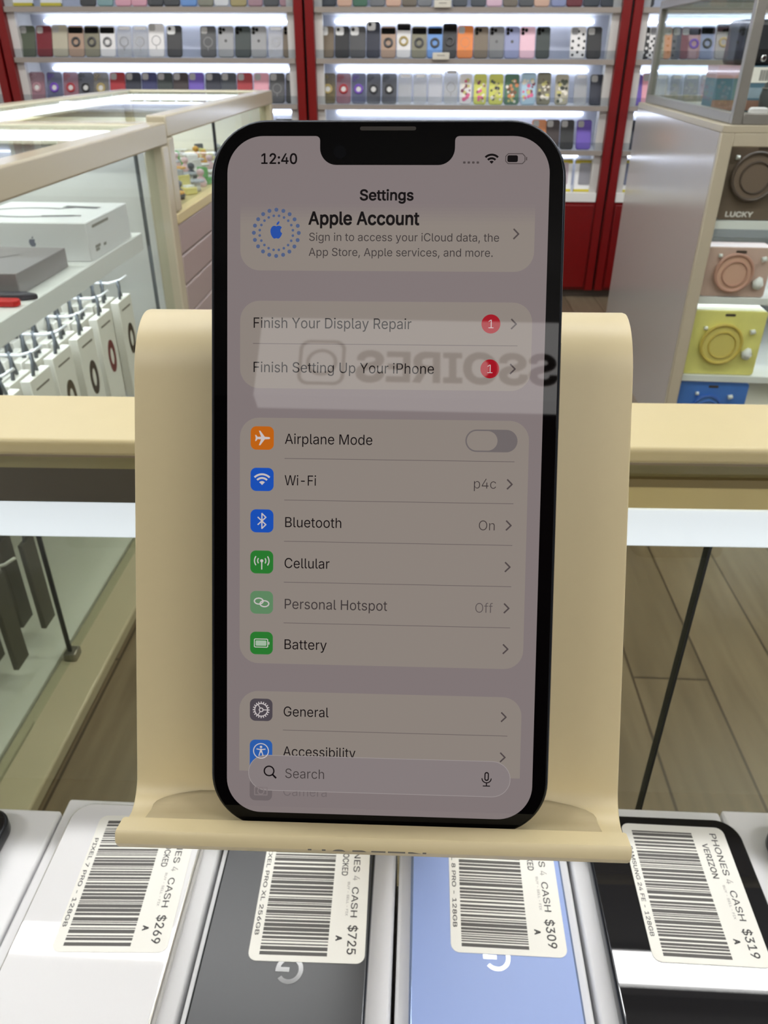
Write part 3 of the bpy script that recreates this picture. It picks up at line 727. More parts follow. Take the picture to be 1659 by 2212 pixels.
row(1, [(-1.955, .082, 'olive green', 'grn', 'p', 0, T), (-1.872, .079, 'burgundy', 'bur', 'p', 0, T), (-1.793, .079, 'beige', 'bei', 'p', 0, .004), (-1.713, .081, 'rose bronze ring-stand', 'rose', 'b', 'dgr', T), (-1.634, .076, 'grey ring-stand', 'olv', 'b', 'dgr', T), (-1.556, .076, 'white ring-stand', 'wht', 'b', 'gry', T),
        (-1.474, .074, 'clear circle-marked', 'clr', 't', 'gry', T), (-1.395, .078, 'clear faint-circle', 'clr', 't', 'lgr', T), (-1.315, .083, 'white grey-edged', 'wht', 'm', 'lgr', .012), (-1.226, .076, 'black chrome-camera', 'blk', 'q', 0, .002), (-1.06, .078, 'dark grey circle-marked', 'dgr', 'm', 'gry', T),
        (-.973, .082, 'silver grey emblem', 'lgr', 'l', 0, T), (-.89, .08, 'dark slate', 'dgn', 'k', 0, T), (-.812, .077, 'mid grey emblem', 'lgr', 'l', 0, T), (-.73, .073, 'pale pinkish white', 'wht', 't', 'lgr', T), (-.664, .06, 'brown', 'brn', 'k', 0, T)],
    'on second shelf, left bay', 'cases on the left bay second shelf')
row(2, [(-1.953, .083, 'clear pink ring-stand', 'pnk', 'r', 'mau', T), (-1.864, .079, 'clear purple ring-stand', 'lav', 'r', 'pur', T), (-1.78, .079, 'clear red ring-stand', 'pnk', 'r', 'red', T), (-1.703, .081, 'clear black ring-stand', 'gry', 'r', 'blk', T), (-1.626, .078, 'clear gold ring-stand', 'bei', 'r', 'gold', T),
        (-1.541, .081, 'red armoured', 'red', 'p', 0, T), (-1.461, .08, 'black', 'nav', 'p', 0, T), (-1.38, .08, 'dark blue', 'dbl', 'p', 0, T), (-1.3, .08, 'blackish green', 'dgn', 'p', 0, T), (-1.221, .078, 'dark brown', 'dbr', 'p', 0, T), (-1.142, .08, 'purple', 'vio', 'p', 0, T), (-1.057, .08, 'navy', 'nav', 'p', 0, T),
        (-.979, .077, 'charcoal', 'slt', 'p', 0, T), (-.898, .08, 'red', 'red', 'p', 0, T), (-.815, .077, 'pink', 'pnk', 'p', 0, T), (-.736, .077, 'smoky clear circle-marked', 'dgr', 'm', 'gry', T), (-.662, .062, 'black', 'blk', 'p', 0, T)],
    'on third shelf, left bay', 'cases on the left bay third shelf')
row(0, [(-.469, .083, 'dark slate', 'slt', 'p', 0, T), (-.389, .072, 'peach', 'pch', 'p', 0, T), (-.316, .07, 'forest green', 'fgn', 'p', 0, T), (-.235, .074, 'slate grey', 'gry', 'p', 0, T), (-.159, .074, 'beige', 'pch', 'p', 0, T), (-.084, .072, 'brown', 'brn', 'p', 0, T), (-.012, .067, 'grey', 'gry', 'p', 0, T), (.069, .08, 'clear', 'clr', 'c', 0, T),
        (.152, .071, 'slate', 'slt', 'p', 0, T), (.238, .073, 'dark slate', 'slt', 'p', 0, T), (.312, .075, 'lavender', 'lpk', 'p', 0, T), (.387, .071, 'brown', 'brn', 'p', 0, T), (.461, .071, 'dark grey', 'dgr', 'p', 0, T), (.532, .073, 'peach', 'pch', 'p', 0, T), (.61, .068, 'blue-edged grey', 'lav', 'p', 0, T), (.683, .075, 'dark red', 'bur', 'p', 0, T), (.761, .077, 'dark slate', 'slt', 'p', 0, T), (.840, .074, 'dark slate', 'slt', 'p', 0, T)],
    'on topmost shelf, centre bay', 'cases on the centre bay top shelf')
row(1, [(-.482, .074, 'brown chrome-camera', 'brn', 'q', 0, T), (-.406, .072, 'black chrome-camera', 'blk', 'q', 0, T), (-.331, .079, 'grey chrome-camera', 'dgr', 'q', 0, T), (-.256, .067, 'tall navy chrome-camera', 'nav', 'q', 0, .022), (-.183, .074, 'rose ring-stand', 'rose', 'b', 'dgr', T), (-.109, .069, 'cream gold-ring', 'wht', 'b', 'gold', .016), (-.035, .074, 'olive ring-stand', 'olv', 'b', 'dgr', T),
        (.041, .074, 'blue ring-stand', 'blu', 'b', 'dgr', T), (.112, .069, 'glossy black ring-stand', 'blk', 'b', 'dgr', .014), (.186, .078, 'orange circle-marked', 'org', 'm', 'ora', .004), (.262, .071, 'brown', 'brn', 'k', 0, T), (.336, .073, 'blue grey emblem', 'gry', 'l', 0, T), (.41, .071, 'lavender blue emblem', 'lav', 'l', 0, T), (.483, .075, 'pink', 'lpk', 'k', 0, T), (.557, .068, 'dark green', 'dgn', 'k', 0, T), (.723, .075, 'white black-dotted', 'wht', 'd', 'blk', T), (.799, .072, 'black', 'blk', 'p', 0, T)],
    'on second shelf, centre bay', 'cases on the centre bay second shelf')
row(2, [(-.482, .077, 'clear gold ring-stand', 'gold', 'r', 'gold', T), (-.404, .074, 'clear red ring-stand', 'pnk', 'r', 'red', T), (-.329, .072, 'clear purple ring-stand', 'lav', 'r', 'pur', T), (-.255, .072, 'smoky black ring-stand', 'gry', 'r', 'blk', T), (-.177, .076, 'smoky black ring-stand', 'gry', 'r', 'blk', T), (-.1, .069, 'clear greyish', 'clr', 'c', 0, T), (-.025, .067, 'clear', 'clr', 'c', 0, T), (.05, .071, 'clear pinkish', 'wht', 'c', 0, T), (.127, .069, 'tall clear circle-marked', 'clr', 't', 'lgr', .018),
        (.2, .062, 'clear red-flowered', 'wht', 'f', 'fpk', T), (.271, .064, 'yellow and pink patterned', 'ylw', 'f', 'fpk', T), (.349, .071, 'yellow green patterned', 'ylw', 'f', 'grn', T), (.426, .073, 'green and orange patterned', 'fgn', 'f', 'ora', T), (.507, .072, 'pale blue and pink patterned', 'pbl', 'f', 'fpk', .006), (.582, .068, 'olive brown patterned', 'olv', 'f', 'brn', .008), (.67, .066, 'grey green patterned', 'bei', 'f', 'grn', T), (.761, .063, 'clear', 'clr', 'c', 0, T), (.844, .077, 'navy', 'nav', 'p', 0, T)],
    'on third shelf, centre bay', 'cases on the centre bay third shelf')
row(3, [(.579, .074, 'orange', 'ora', 'p', 0, T), (.648, .07, 'dark brown', 'dbr', 'p', 0, T), (.72, .07, 'black', 'blk', 'p', 0, T), (.804, .076, 'purple', 'vio', 'p', 0, T)],
    'of four right of the phone top', 'cases on the centre bay fourth shelf')
row(0, [(1.025, .05, 'black', 'blk', 'p', 0, T)], 'on topmost shelf, right bay', 'cases on the right bay top shelf')
row(1, [(1.031, .06, 'black white-dotted', 'blk', 'd', 'wht', T), (1.078, .045, 'white black-dotted', 'wht', 'd', 'blk', T), (1.117, .034, 'beige', 'bei', 'p', 0, T), (1.145, .04, 'rust brown', 'ora', 'p', 0, T), (1.186, .046, 'navy', 'nav', 'p', 0, T), (1.226, .043, 'dark red', 'bur', 'p', 0, T), (1.268, .061, 'maroon ring-stand', 'mau', 'b', 'pur', T), (1.33, .069, 'blue grey ring-stand', 'lav', 'b', 'dgr', .004), (1.405, .074, 'grey gold-ring', 'lgr', 'b', 'gold', .014), (1.475, .06, 'dark', 'dgr', 'p', 0, T)],
    'on second shelf, right bay', 'cases on the right bay second shelf')
row(2, [(1.029, .06, 'purple', 'vio', 'p', 0, T), (1.079, .045, 'pink', 'pnk', 'p', 0, .006), (1.151, .063, 'clear greenish', 'clr', 'c', 0, T), (1.224, .06, 'smoky clear', 'gry', 'c', 0, T), (1.295, .076, 'clear grey', 'gry', 'c', 0, T), (1.372, .071, 'clear mauve', 'mau', 'c', 0, T)],
    'on third shelf, right bay', 'cases on the right bay third shelf')
row(3, [(1.028, .07, 'navy', 'nav', 'p', 0, T)], 'on fourth shelf, right bay', 'cases on the right bay fourth shelf')

# packaged cases and price tags
def packaged_case(x, z, w, h, inner, label, group, y=4.30):
    t = thing('packaged_case', label, 'packaged phone case', (x, y, z), (R(-8), 0, 0), group)
    YEL = mat('pack_yellow', (206, 190, 60), 0.5)
    G().box(-w / 2, w / 2, 0, 0.02, 0, h, WHITE_BOX, 0.002, 1).build('carton', t)
    G().box(-w / 2, w / 2, -0.001, 0.019, 0, 0.012, YEL).build('yellow_foot_band', t)
    G().box(-w / 2, w / 2, -0.001, 0.019, h - 0.022, h - 0.006, YEL).build('yellow_top_band', t)
    G().prism(rrect(-w * .3, w * .3, h * .22, h * .88, 0.008, 4), -0.003, 0.001, inner, 'y', 0.001, 1).build('case_window', t)
GREYCASE = mat('pack_grey', (150, 150, 158), 0.4)
packaged_case(.718, .536, .098, .155, mat('pack_mauve', (186, 172, 182), 0.4), 'white and yellow boxed case half hidden behind the phone edge', 'boxed cases on the bottom ledge')
packaged_case(.833, .536, .100, .155, GREYCASE, 'white and yellow boxed grey case beside the red post', 'boxed cases on the bottom ledge')
packaged_case(1.045, .536, .098, .155, mat('pack_blue', (110, 116, 140), 0.4), 'boxed case with yellow corner just right of the red post', 'boxed cases on the bottom ledge')
packaged_case(-1.939, SHELVES[0] + .004, .100, .15, GREYCASE, 'white and yellow boxed case, leftmost on the top left shelf', 'boxed cases on the top shelf')
packaged_case(-1.799, SHELVES[0] + .004, .100, .15, GREYCASE, 'white and yellow boxed case, second on the top left shelf', 'boxed cases on the top shelf')
for z, n in ((SHELVES[1], 'second'), (SHELVES[0], 'topmost')):
    t = thing('price_tag', 'small blank cream price tag clipped on the %s shelf, centre bay' % n, 'price tag', (.071, 4.250, z - 0.004), group='price tags on the shelf edges')
    G().box(-.040, .040, 0, 0.006, 0, 0.030, mat('tag_cream', (206, 202, 190), 0.5), 0.002, 1).build('card', t)
    G().box(-.018, .018, -0.001, 0.001, .016, .020, mat('tag_ink', (150, 146, 138), 0.6)).build('printed_line', t)
t = thing('metal_clip', 'small chrome clip stand behind the top left corner of the phone', 'clip', (-.70, 4.30, SHELVES[3] + .001))
G().box(-.05, .03, 0, .06, 0, .13, mat('dark_steel', (96, 96, 96), 0.3, 0.6), .003, 1).build('body', t)
G().box(-.052, .032, -.003, .06, .10, .125, CHROME, .002, 1).build('chrome_cap', t)

# ------------------------------------------------------------------ left glass showcases
CX0, CX1 = -1.40, -0.70          # back and front planes
def rail_box(g, x0, x1, y0, y1, z0, z1, m=None):
    g.box(x0, x1, y0, y1, z0, z1, m or CASE_FRAME, 0.005, 2)

YA0, YA1, ZA = 0.55, 2.285, 0.988
ca = thing('glass_showcase', 'cream framed glass showcase at left holding cartons and hanging white packs', 'showcase', ((CX0 + CX1) / 2, (YA0 + YA1) / 2, 0))
def cp(g, name, parent=ca):
    g.xf(Matrix.Translation(-parent.location))
    return g.build(name, parent)
g = G(); rail_box(g, CX1 - 0.055, CX1, YA0, YA1, ZA - 0.055, ZA); cp(g, 'front_top_rail')
g = G(); rail_box(g, CX0, CX0 + 0.055, YA0, YA1, ZA - 0.055, ZA); cp(g, 'back_top_rail')
g = G(); rail_box(g, CX0 + 0.055, CX1 - 0.055, YA1 - 0.055, YA1, ZA - 0.055, ZA); cp(g, 'cross_top_rail')
g = G(); rail_box(g, CX1 - 0.055, CX1, YA1 - 0.055, YA1, 0.03, ZA - 0.055); cp(g, 'corner_post')
g = G(); rail_box(g, CX0, CX0 + 0.055, YA1 - 0.055, YA1, 0.03, ZA - 0.055); cp(g, 'corner_post')
g = G(); rail_box(g, CX1 - 0.055, CX1, YA0, YA0 + 0.055, 0.03, ZA - 0.055); cp(g, 'corner_post')
g = G(); rail_box(g, CX0, CX0 + 0.055, YA0, YA0 + 0.055, 0.03, ZA - 0.055); cp(g, 'corner_post')
g = G(); rail_box(g, CX1 - 0.05, CX1 + 0.052, YA0, YA1, 0.0, 0.030); cp(g, 'bottom_rail')
g = G().box(CX0 + 0.055, CX1 - 0.055, YA0 + 0.055, YA1 - 0.055, ZA - 0.014, ZA - 0.006, CLEAR); cp(g, 'top_glass')
g = G().box(CX1 - 0.030, CX1 - 0.025, YA0 + 0.055, 1.213, 0.03, ZA - 0.055, CLEAR); cp(g, 'front_glass')
g = G().box(CX1 - 0.030, CX1 - 0.025, 1.219, YA1 - 0.055, 0.03, ZA - 0.055, CLEAR); cp(g, 'front_glass')
g = G().box(CX1 - 0.032, CX1 - 0.023, 1.214, 1.218, 0.03, ZA - 0.055, mat('rubber_seal', (28, 32, 34), 0.5)); cp(g, 'glass_seal')
g = G().box(CX1 - 0.032, CX1 - 0.023, 2.086, 2.091, 0.03, ZA - 0.055, mat('grey_seal', (96, 102, 102), 0.5)); cp(g, 'glass_seal')
g = G().box(CX1 - 0.040, CX1 - 0.012, 1.204, 1.236, 0.030, 0.050, mat('clip_metal', (150, 148, 138), 0.3, 0.8), 0.004, 2); cp(g, 'glass_clip')
g = G().box(CX0, CX1 - 0.055, YA0, YA1, 0.012, 0.030, WHITE); cp(g, 'deck')
g = G().box(CX0 + 0.002, CX0 + 0.012, YA0 + 0.055, YA1 - 0.055, 0.03, ZA - 0.055, WHITE); cp(g, 'back_panel')
g = G().box(CX0 + 0.055, CX1 - 0.058, YA1 - 0.030, YA1 - 0.020, 0.03, ZA - 0.055, WHITE); cp(g, 'end_panel')
ZS = 0.745
g = G().box(-1.34, CX1 - 0.031, 0.62, 2.06, ZS - 0.042, ZS, WHITE, 0.002, 1); cp(g, 'shelf')
g = G().box(-1.060, -1.045, 0.62, 2.06, 0.03, ZS - 0.043, GREYWHITE); cp(g, 'hook_panel')
g = G().box(-1.33, CX1 - 0.07, YA1 - 0.075, YA1 - 0.058, ZA - 0.040, ZA - 0.018, LED_TOP); cp(g, 'light_strip')
g = G().box(-.800, -.785, 0.70, 2.02, ZS - 0.058, ZS - 0.044, LED_CASE); cp(g, 'light_strip')

YB0, YB1, ZB = 2.289, 3.96, 1.004
cb = thing('glass_showcase', 'cream framed glass showcase further back with slatted front and small trinkets', 'showcase', ((CX0 + CX1) / 2, (YB0 + YB1) / 2, 0))
SLAT = mat('slat_panel', (170, 156, 151), 0.35)
def cbp(g, name): return cp(g, name, cb)
g = G(); rail_box(g, CX1 - 0.055, CX1, YB0, YB1, ZB - 0.055, ZB); cbp(g, 'front_top_rail')
g = G(); rail_box(g, CX0, CX0 + 0.055, YB0, YB1, ZB - 0.055, ZB); cbp(g, 'back_top_rail')
g = G(); rail_box(g, CX0 + 0.055, CX1 - 0.055, YB1 - 0.055, YB1, ZB - 0.055, ZB); cbp(g, 'cross_top_rail')
for x in (CX1 - 0.055, CX0):
    for y in (YB1 - 0.055, YB0):
        g = G(); rail_box(g, x, x + 0.055, y, y + 0.055, 0.755, ZB - 0.055); cbp(g, 'corner_post')
g = G().box(CX0 + 0.055, CX1 - 0.055, YB0 + 0.01, YB1 - 0.055, ZB - 0.014, ZB - 0.006, CLEAR); cbp(g, 'top_glass')
g = G().box(CX1 - 0.030, CX1 - 0.025, YB0 + 0.055, 2.915, 0.755, ZB - 0.055, CLEAR); cbp(g, 'front_glass')
g = G().box(CX1 - 0.030, CX1 - 0.025, 2.925, YB1 - 0.055, 0.755, ZB - 0.055, CLEAR); cbp(g, 'front_glass')
g = G().box(CX1 - 0.032, CX1 - 0.023, 2.915, 2.925, 0.755, ZB - 0.055, MATS['rubber_seal']); cbp(g, 'glass_seal')
g = G().box(CX0, CX1, YB0, YB1, 0.722, 0.752, CREAM, 0.003, 1); cbp(g, 'deck')
g = G()
for i in range(8):
    z1 = 0.720 - i * 0.088
    g.box(CX1 - 0.022, CX1 - 0.004, YB0 + 0.01, YB1, z1 - 0.084, z1, SLAT, 0.004, 2)
g.box(CX1 - 0.04, CX1 - 0.020, YB0 + 0.01, YB1, 0.02, 0.72, mat('slat_groove', (88, 76, 76), 0.6))
cbp(g, 'slatted_front')
g = G().box(CX0, CX0 + 0.02, YB0, YB1, 0.0, 0.722, WHITE).box(CX0 + 0.02, CX1 - 0.04, YB1 - 0.02, YB1, 0.0, 0.722, WHITE).box(CX0 + 0.02, CX1 - 0.041, YB0, YB0 + 0.02, 0.0, 0.722, WHITE)
cbp(g, 'carcass')
g = G().box(CX0 + 0.01, CX0 + 0.02, YB0 + 0.055, YB1 - 0.055, 0.755, ZB - 0.055, WHITE); cbp(g, 'back_panel')
g = G().box(CX0 + 0.055, CX1 - 0.058, YB1 - 0.030, YB1 - 0.020, 0.755, ZB - 0.055, WHITE); cbp(g, 'end_panel')
g = G().box(CX0 + 0.057, CX0 + 0.072, YB0 + 0.06, YB1 - 0.06, ZB - 0.040, ZB - 0.018, LED_TOP); cbp(g, 'light_strip')
g = G().box(CX0 + 0.08, CX1 - 0.06, YB1 - 0.075, YB1 - 0.058, ZB - 0.040, ZB - 0.018, LED_TOP); cbp(g, 'light_strip')

# trinkets inside the further showcase
rnd = random.Random(3)
TR = [('white', (228, 228, 226)), ('silver grey', (168, 172, 178)), ('amber', (214, 160, 60)), ('pale pink', (222, 190, 196)), ('dark grey', (84, 86, 90)), ('lime green', (110, 180, 96)), ('pale yellow', (226, 216, 130))]
POS = []
for j, y in enumerate([2.385 + 0.084 * k for k in range(16)]):
    for i, x in enumerate((-0.768, -0.835, -0.905, -0.98, -1.06)):
        POS.append((x + rnd.uniform(-.012, .012), y + rnd.uniform(-.012, .012), i, j))
DEPTH = ['nearest'] + ORD[1:]
for n, (x, y, i, j) in enumerate(POS):
    cn, c = TR[(i * 3 + j * 2 + (i * j) % 3) % len(TR)]
    where = ['front', 'second', 'third', 'fourth', 'rear'][i]
    m_ = mat('trinket_' + cn.replace(' ', '_'), c, 0.3)
    rz = rnd.uniform(0, 3)
    sh = (i + j) % 3
    if sh == 0:
        t = thing('ring_box', '%s ring box, %s from post, %s row on showcase deck' % (cn, DEPTH[j], where), 'ring box', (x, y, 0.7525), (0, 0, rz), 'trinkets on the showcase deck')
        G().box(-.022, .022, -.02, .02, 0, .022, m_, .004, 2).build('box_base', t)
        G().box(-.022, .022, .014, .02, .022, .056, m_, .003, 2).build('lid', t)
        G().box(-.016, .016, -.014, .012, .021, .027, WHITE, .003, 2).build('cushion', t)
    elif sh == 1:
        t = thing('bead_bracelet', '%s bead bracelet, %s from post, %s row on showcase deck' % (cn, DEPTH[j], where), 'bracelet', (x, y, 0.7525), (0, 0, rz), 'trinkets on the showcase deck')
        G().cyl((0, 0, 0), (0, 0, .030), .015, WHITE, 16).build('display_cone', t)
        g = G()
        for k in range(12):
            a = k * math.pi / 6
            g.torus((.024 * math.cos(a), .024 * math.sin(a), .030), .004, .0038, m_, 'z', 8, 6)
        g.torus((0, 0, .030), .018, .004, m_, 'z', 18, 6)
        g.build('beads', t)
    else:
        t = thing('charm_figure', '%s charm figure, %s from post, %s row on showcase deck' % (cn, DEPTH[j], where), 'charm', (x, y, 0.7525), (0, 0, rz), 'trinkets on the showcase deck')
        G().tube([(0, 0, 0), (0, 0, .012), (0, 0, .026), (0, 0, .034)], [.016, .020, .014, .006], m_, 12).build('body', t)
        G().tube([(0, 0, .034), (0, 0, .040), (0, 0, .050), (0, 0, .056)], [.006, .013, .013, .004], m_, 12).build('head', t)

# cartons and straps on the near showcase shelf
PRINT_D = mat('print_dark', (74, 72, 76), 0.45)
t = thing('white_carton', 'large white carton with a dark strap printed on its lid, on the showcase shelf', 'box', (-0.885, 1.865, ZS + 0.0005))
G().box(-.147, .147, -.135, .135, 0, .082, WHITE_BOX, .002, 2).build('carton', t)
g = G()
pts = []
cxr, cyr = -0.035, -0.01
P0 = [(cxr + .105 * math.cos(R(a)), cyr + .058 * math.sin(R(a))) for a in range(60, 301, 10)]
P0 = [(0.095, .062), (0.055, .066)] + P0 + [(0.075, -.050), (0.100, -.046)]
for i, q in enumerate(stroke(P0, .012)):
    g.flat(q, .0822 + i * 0.000004, PRINT_D)
for q in stroke([(0.025, .070), (0.100, .058)], .024) + stroke([(0.02, -.057), (0.085, -.049)], .018):
    g.flat(q, .0826, PRINT_D)
g.build('lid_picture', t)
APPLE_BODY = [(0.0, 8.0), (1.6, 8.7), (3.6, 8.8), (5.6, 7.9), (6.6, 6.6), (5.3, 5.2), (4.8, 3.4), (5.3, 1.5), (7.0, 0.0), (6.0, -2.6), (4.4, -5.0), (2.9, -6.2), (1.5, -6.1), (0.0, -5.6), (-1.5, -6.1), (-2.9, -6.2), (-4.6, -4.6), (-6.2, -1.8), (-7.0, 1.6), (-6.8, 4.6), (-5.6, 7.0), (-3.8, 8.5), (-1.8, 8.7)]
APPLE_LEAF = [(0.1, 9.4), (0.4, 11.6), (1.8, 13.4), (3.6, 14.2), (3.6, 12.2), (2.4, 10.2)]
def apple(g, cx, cy, s, z, m, axis='z'):
    for P in (APPLE_BODY, APPLE_LEAF):
        V = [Vector((cx + a * s, cy + b * s)) for a, b in P]
        v2, e2, f2, *_ = delaunay_2d_cdt(V, [(i, (i + 1) % len(V)) for i in range(len(V))], [], 1, 1e-9)
        for f in f2:
            g.flat([tuple(v2[i]) for i in f], z, m, axis)
g = G(); apple(g, .020, .038, .0011, -.1353, mat('print_grey', (128, 132, 148), 0.4), 'y'); g.build('front_emblem', t)
g = G()
for i, (a, b, w) in enumerate(((-.10, .066, .10), (-.10, .022, .03), (-.10, .015, .022), (-.05, .018, .015))):
    g.box(.1470, .1474, a, a + w, b, b + .006, mat('print_pale', (150, 148, 142), 0.5))
g.build('side_print', t)
t = thing('grey_carton', 'small flat grey carton in front of the big white carton on the showcase shelf', 'box', (-0.875, 1.565, ZS + 0.0005))
GC = mat('grey_carton', (150, 144, 146), 0.5)
G().box(-.104, .104, -.116, .116, 0, .040, GC, .002, 2).build('carton', t)
G().box(-.104, .104, -.116, .116, .0402, .0404, GC).build('lid_seam', t)
g = G()
for q in stroke([(.0, .005), (.035, .045)], .004):
    g.flat(q, .0408, PRINT_D)
g.build('lid_print', t)
t = thing('watch_strap', 'dark grey watch strap with pointed tip lying on the showcase shelf edge', 'watch strap', (-0.82, 1.425, ZS + 0.0005))
G().prism([(-.09, -.012), (.07, -.012), (.094, 0), (.07, .012), (-.09, .012)], 0, .012, mat('strap_dark', (72, 70, 80), 0.45), 'z', .003, 2).build('band', t)
t = thing('watch_strap', 'bright red watch strap lying beside the dark strap on the showcase shelf', 'watch strap', (-0.812, 1.380, ZS + 0.0005))
G().prism(rrect(-.09, .072, -.012, .012, .010, 5), 0, .012, mat('strap_red', (206, 30, 30), 0.4), 'z', .003, 2).build('band', t)

# hooks and hanging packs
HOOK = mat('hook_white', (226, 226, 226), 0.3)
STRAPG = mat('loop_grey', (98, 102, 106), 0.5)
PACK = mat('pack_white', (236, 232, 220), 0.5)
BANDS = [(70, 60, 46), (120, 52, 50), (66, 54, 40), (84, 72, 52), (60, 56, 50)]
HY = [1.905, 1.775, 1.640, 1.525, 1.405, 1.285]
HNAME = ['farthest', 'second farthest', 'third farthest', 'fourth farthest', 'fifth farthest', 'nearest']
def hook(x0, x1, y, z, label, group):
    t = thing('display_hook', label, 'hook', (x0, y, z), group=group)
    L = x1 - x0
    G().tube([(0, 0, 0), (L * .5, 0, 0), (L - .045, 0, 0), (L - .02, .004, .006), (L, .010, .018)], .0032, HOOK, 8).build('prong', t)
    G().box(-.004, .002, -.012, .012, -.03, .012, HOOK, .001, 1).build('mount_plate', t)
NX = [0.757, 0.800, 0.826, 0.862, 0.902]
proto = None
POSN = ['front', 'second', 'third', 'fourth', 'rear']
for h, y in enumerate(HY):
    zt = 0.652 - 0.003 * h
    hook(-1.0445, -0.735, y, zt, 'white display hook, %s in the upper row under the showcase shelf' % HNAME[h], 'upper hooks under the showcase shelf')
    for k in range(5 if h < 5 else 3):
        lab = '%s hanging white watch band pack on the %s upper hook' % (POSN[k], HNAME[h])
        x = -NX[k] - (0.006 * (h % 2))
        t = thing('hanging_pack', lab, 'watch band pack', (x, y, zt), group='white packs hanging under the showcase shelf')
        ztop = -.036 - (0.010 if k else 0.0)
        G().box(-.010, .010, -.046, .046, ztop - .245, ztop, PACK, .0015, 1).build('carton', t)
        for s, nm in ((-1, 'hang_loop'),):
            g = G()
            g.tube([(0.004, -.016, ztop + .001), (0.003, -.004, -.006), (0, 0, .0042), (-.003, .004, -.006), (-.004, .018, ztop + .001)], .0040, STRAPG, 6)
            g.build(nm, t)
        if k == 0:
            c = BANDS[h % 5]
            g = G()
            bm_ = mat('band_%d_%d_%d' % c, c, 0.4)
            g.ring((0.0, 0), .014, .026, .0, .0016, bm_, 'x', 24)
            g.xf(Matrix.Translation((.0100, 0.004, ztop - .105)) @ Matrix.Diagonal((1, .80, 1.55, 1)))
            g.build('printed_band', t)
            g = G().box(.0100, .0106, -.028, .030, ztop - .026, ztop - .022, mat('print_brownish', (120, 112, 98), 0.5))
            g.box(.0100, .0106, -.006, .020, ztop - .225, ztop - .217, MATS['print_brownish'])
            g.build('printed_lines', t)
for h, y in enumerate((1.27, 1.14, 1.01)):
    n = ['farthest', 'middle', 'nearest'][h]
    hook(-1.0445, -0.745, y, 0.318, 'white display hook, %s in the lower row of the showcase' % n, 'lower hooks in the showcase')
    for k in range(2):
        t = thing('hanging_pack', '%s dark watch strap pack on the %s lower hook' % (['front', 'rear'][k], n), 'watch strap pack', (-.790 - .05 * k, y, .318), group='dark packs on the lower hooks')
        G().box(-.006, .006, -.024, .024, -.235, -.02, mat('dark_pack', (92, 90, 86), 0.5), .002, 1).build('card', t)
        G().tube([(0.002, -.010, -.021), (0, 0, .0042), (-.002, .010, -.021)], .0028, STRAPG, 6).build('hang_loop', t)

FIRST_RIGHT = set(bpy.data.objects)
# ------------------------------------------------------------------ right display cabinet with small glass case on top
YC0, YC1, XC0, XC1, ZCB = 2.435, 3.60, 0.855, 1.78, 0.98
cc = thing('display_cabinet', 'pale grey display cabinet at right with coloured headphone packs behind its front', 'cabinet', ((XC0 + XC1) / 2, (YC0 + YC1) / 2, 0))
CABG = mat('cabinet_side', (178, 173, 168), 0.16)
CABF = mat('cabinet_frame', (182, 174, 152), 0.35)
def ccp(g, name): return cp(g, name, cc)
ccp(G().box(XC0, XC0 + 0.018, YC0 + 0.02, YC1, 0.0, ZCB - 0.02, CABG), 'side_panel')
ccp(G().box(XC1 - 0.018, XC1, YC0 + 0.02, YC1, 0.0, ZCB - 0.02, CABG), 'side_panel')
ccp(G().box(XC0 + 0.018, XC1 - 0.018, YC1 - 0.02, YC1, 0.0, ZCB - 0.02, WHITE), 'back_panel')
ccp(G().box(XC0, XC1, YC0, YC1, ZCB - 0.02, ZCB, CABF, 0.002, 1), 'top_panel')
g = G().box(XC0, XC0 + 0.036, YC0, YC0 + 0.02, 0.0, ZCB - 0.02, CABF, 0.002, 1); ccp(g, 'front_stile')
g = G().box(XC1 - 0.036, XC1, YC0, YC0 + 0.02, 0.0, ZCB - 0.02, CABF, 0.002, 1); ccp(g, 'front_stile')
g = G().box(XC0 + 0.036, XC1 - 0.036, YC0, YC0 + 0.02, 0.925, ZCB - 0.02, CABF, 0.002, 1); ccp(g, 'front_top_rail')
g = G().box(XC0 + 0.036, XC1 - 0.036, YC0 + 0.004, YC0 + 0.009, 0.06, 0.925, CLEAR); ccp(g, 'front_glass')
g = G().box(XC0 + 0.018, XC1 - 0.018, YC0, YC1 - 0.02, 0.0, 0.06, CABF, 0.002, 1); ccp(g, 'plinth')
for z, th in ((0.722, 0.024), (0.494, 0.022), (0.236, 0.022)):
    so = ccp(G().box(XC0 + 0.018, XC1 - 0.018, YC0 + 0.024, YC1 - 0.4, z - th, z, WHITE, 0.001, 1), 'shelf')
    if z > 0.7:
        g = G().box(XC0 + 0.037, XC1 - 0.037, YC0 + 0.021, YC0 + 0.024, z - th - 0.022, z - th, mat('grey_strip', (160, 164, 172), 0.4))
        ccp(g, 'price_rail')
    ccp(G().box(XC0 + 0.05, XC1 - 0.05, YC0 + 0.16, YC0 + 0.172, z - th - 0.014, z - th - 0.001, LED_CASE), 'light_strip')
ccp(G().box(XC0 + 0.05, XC1 - 0.05, YC0 + 0.026, YC0 + 0.036, 0.945, 0.958, LED_CASE), 'light_strip')

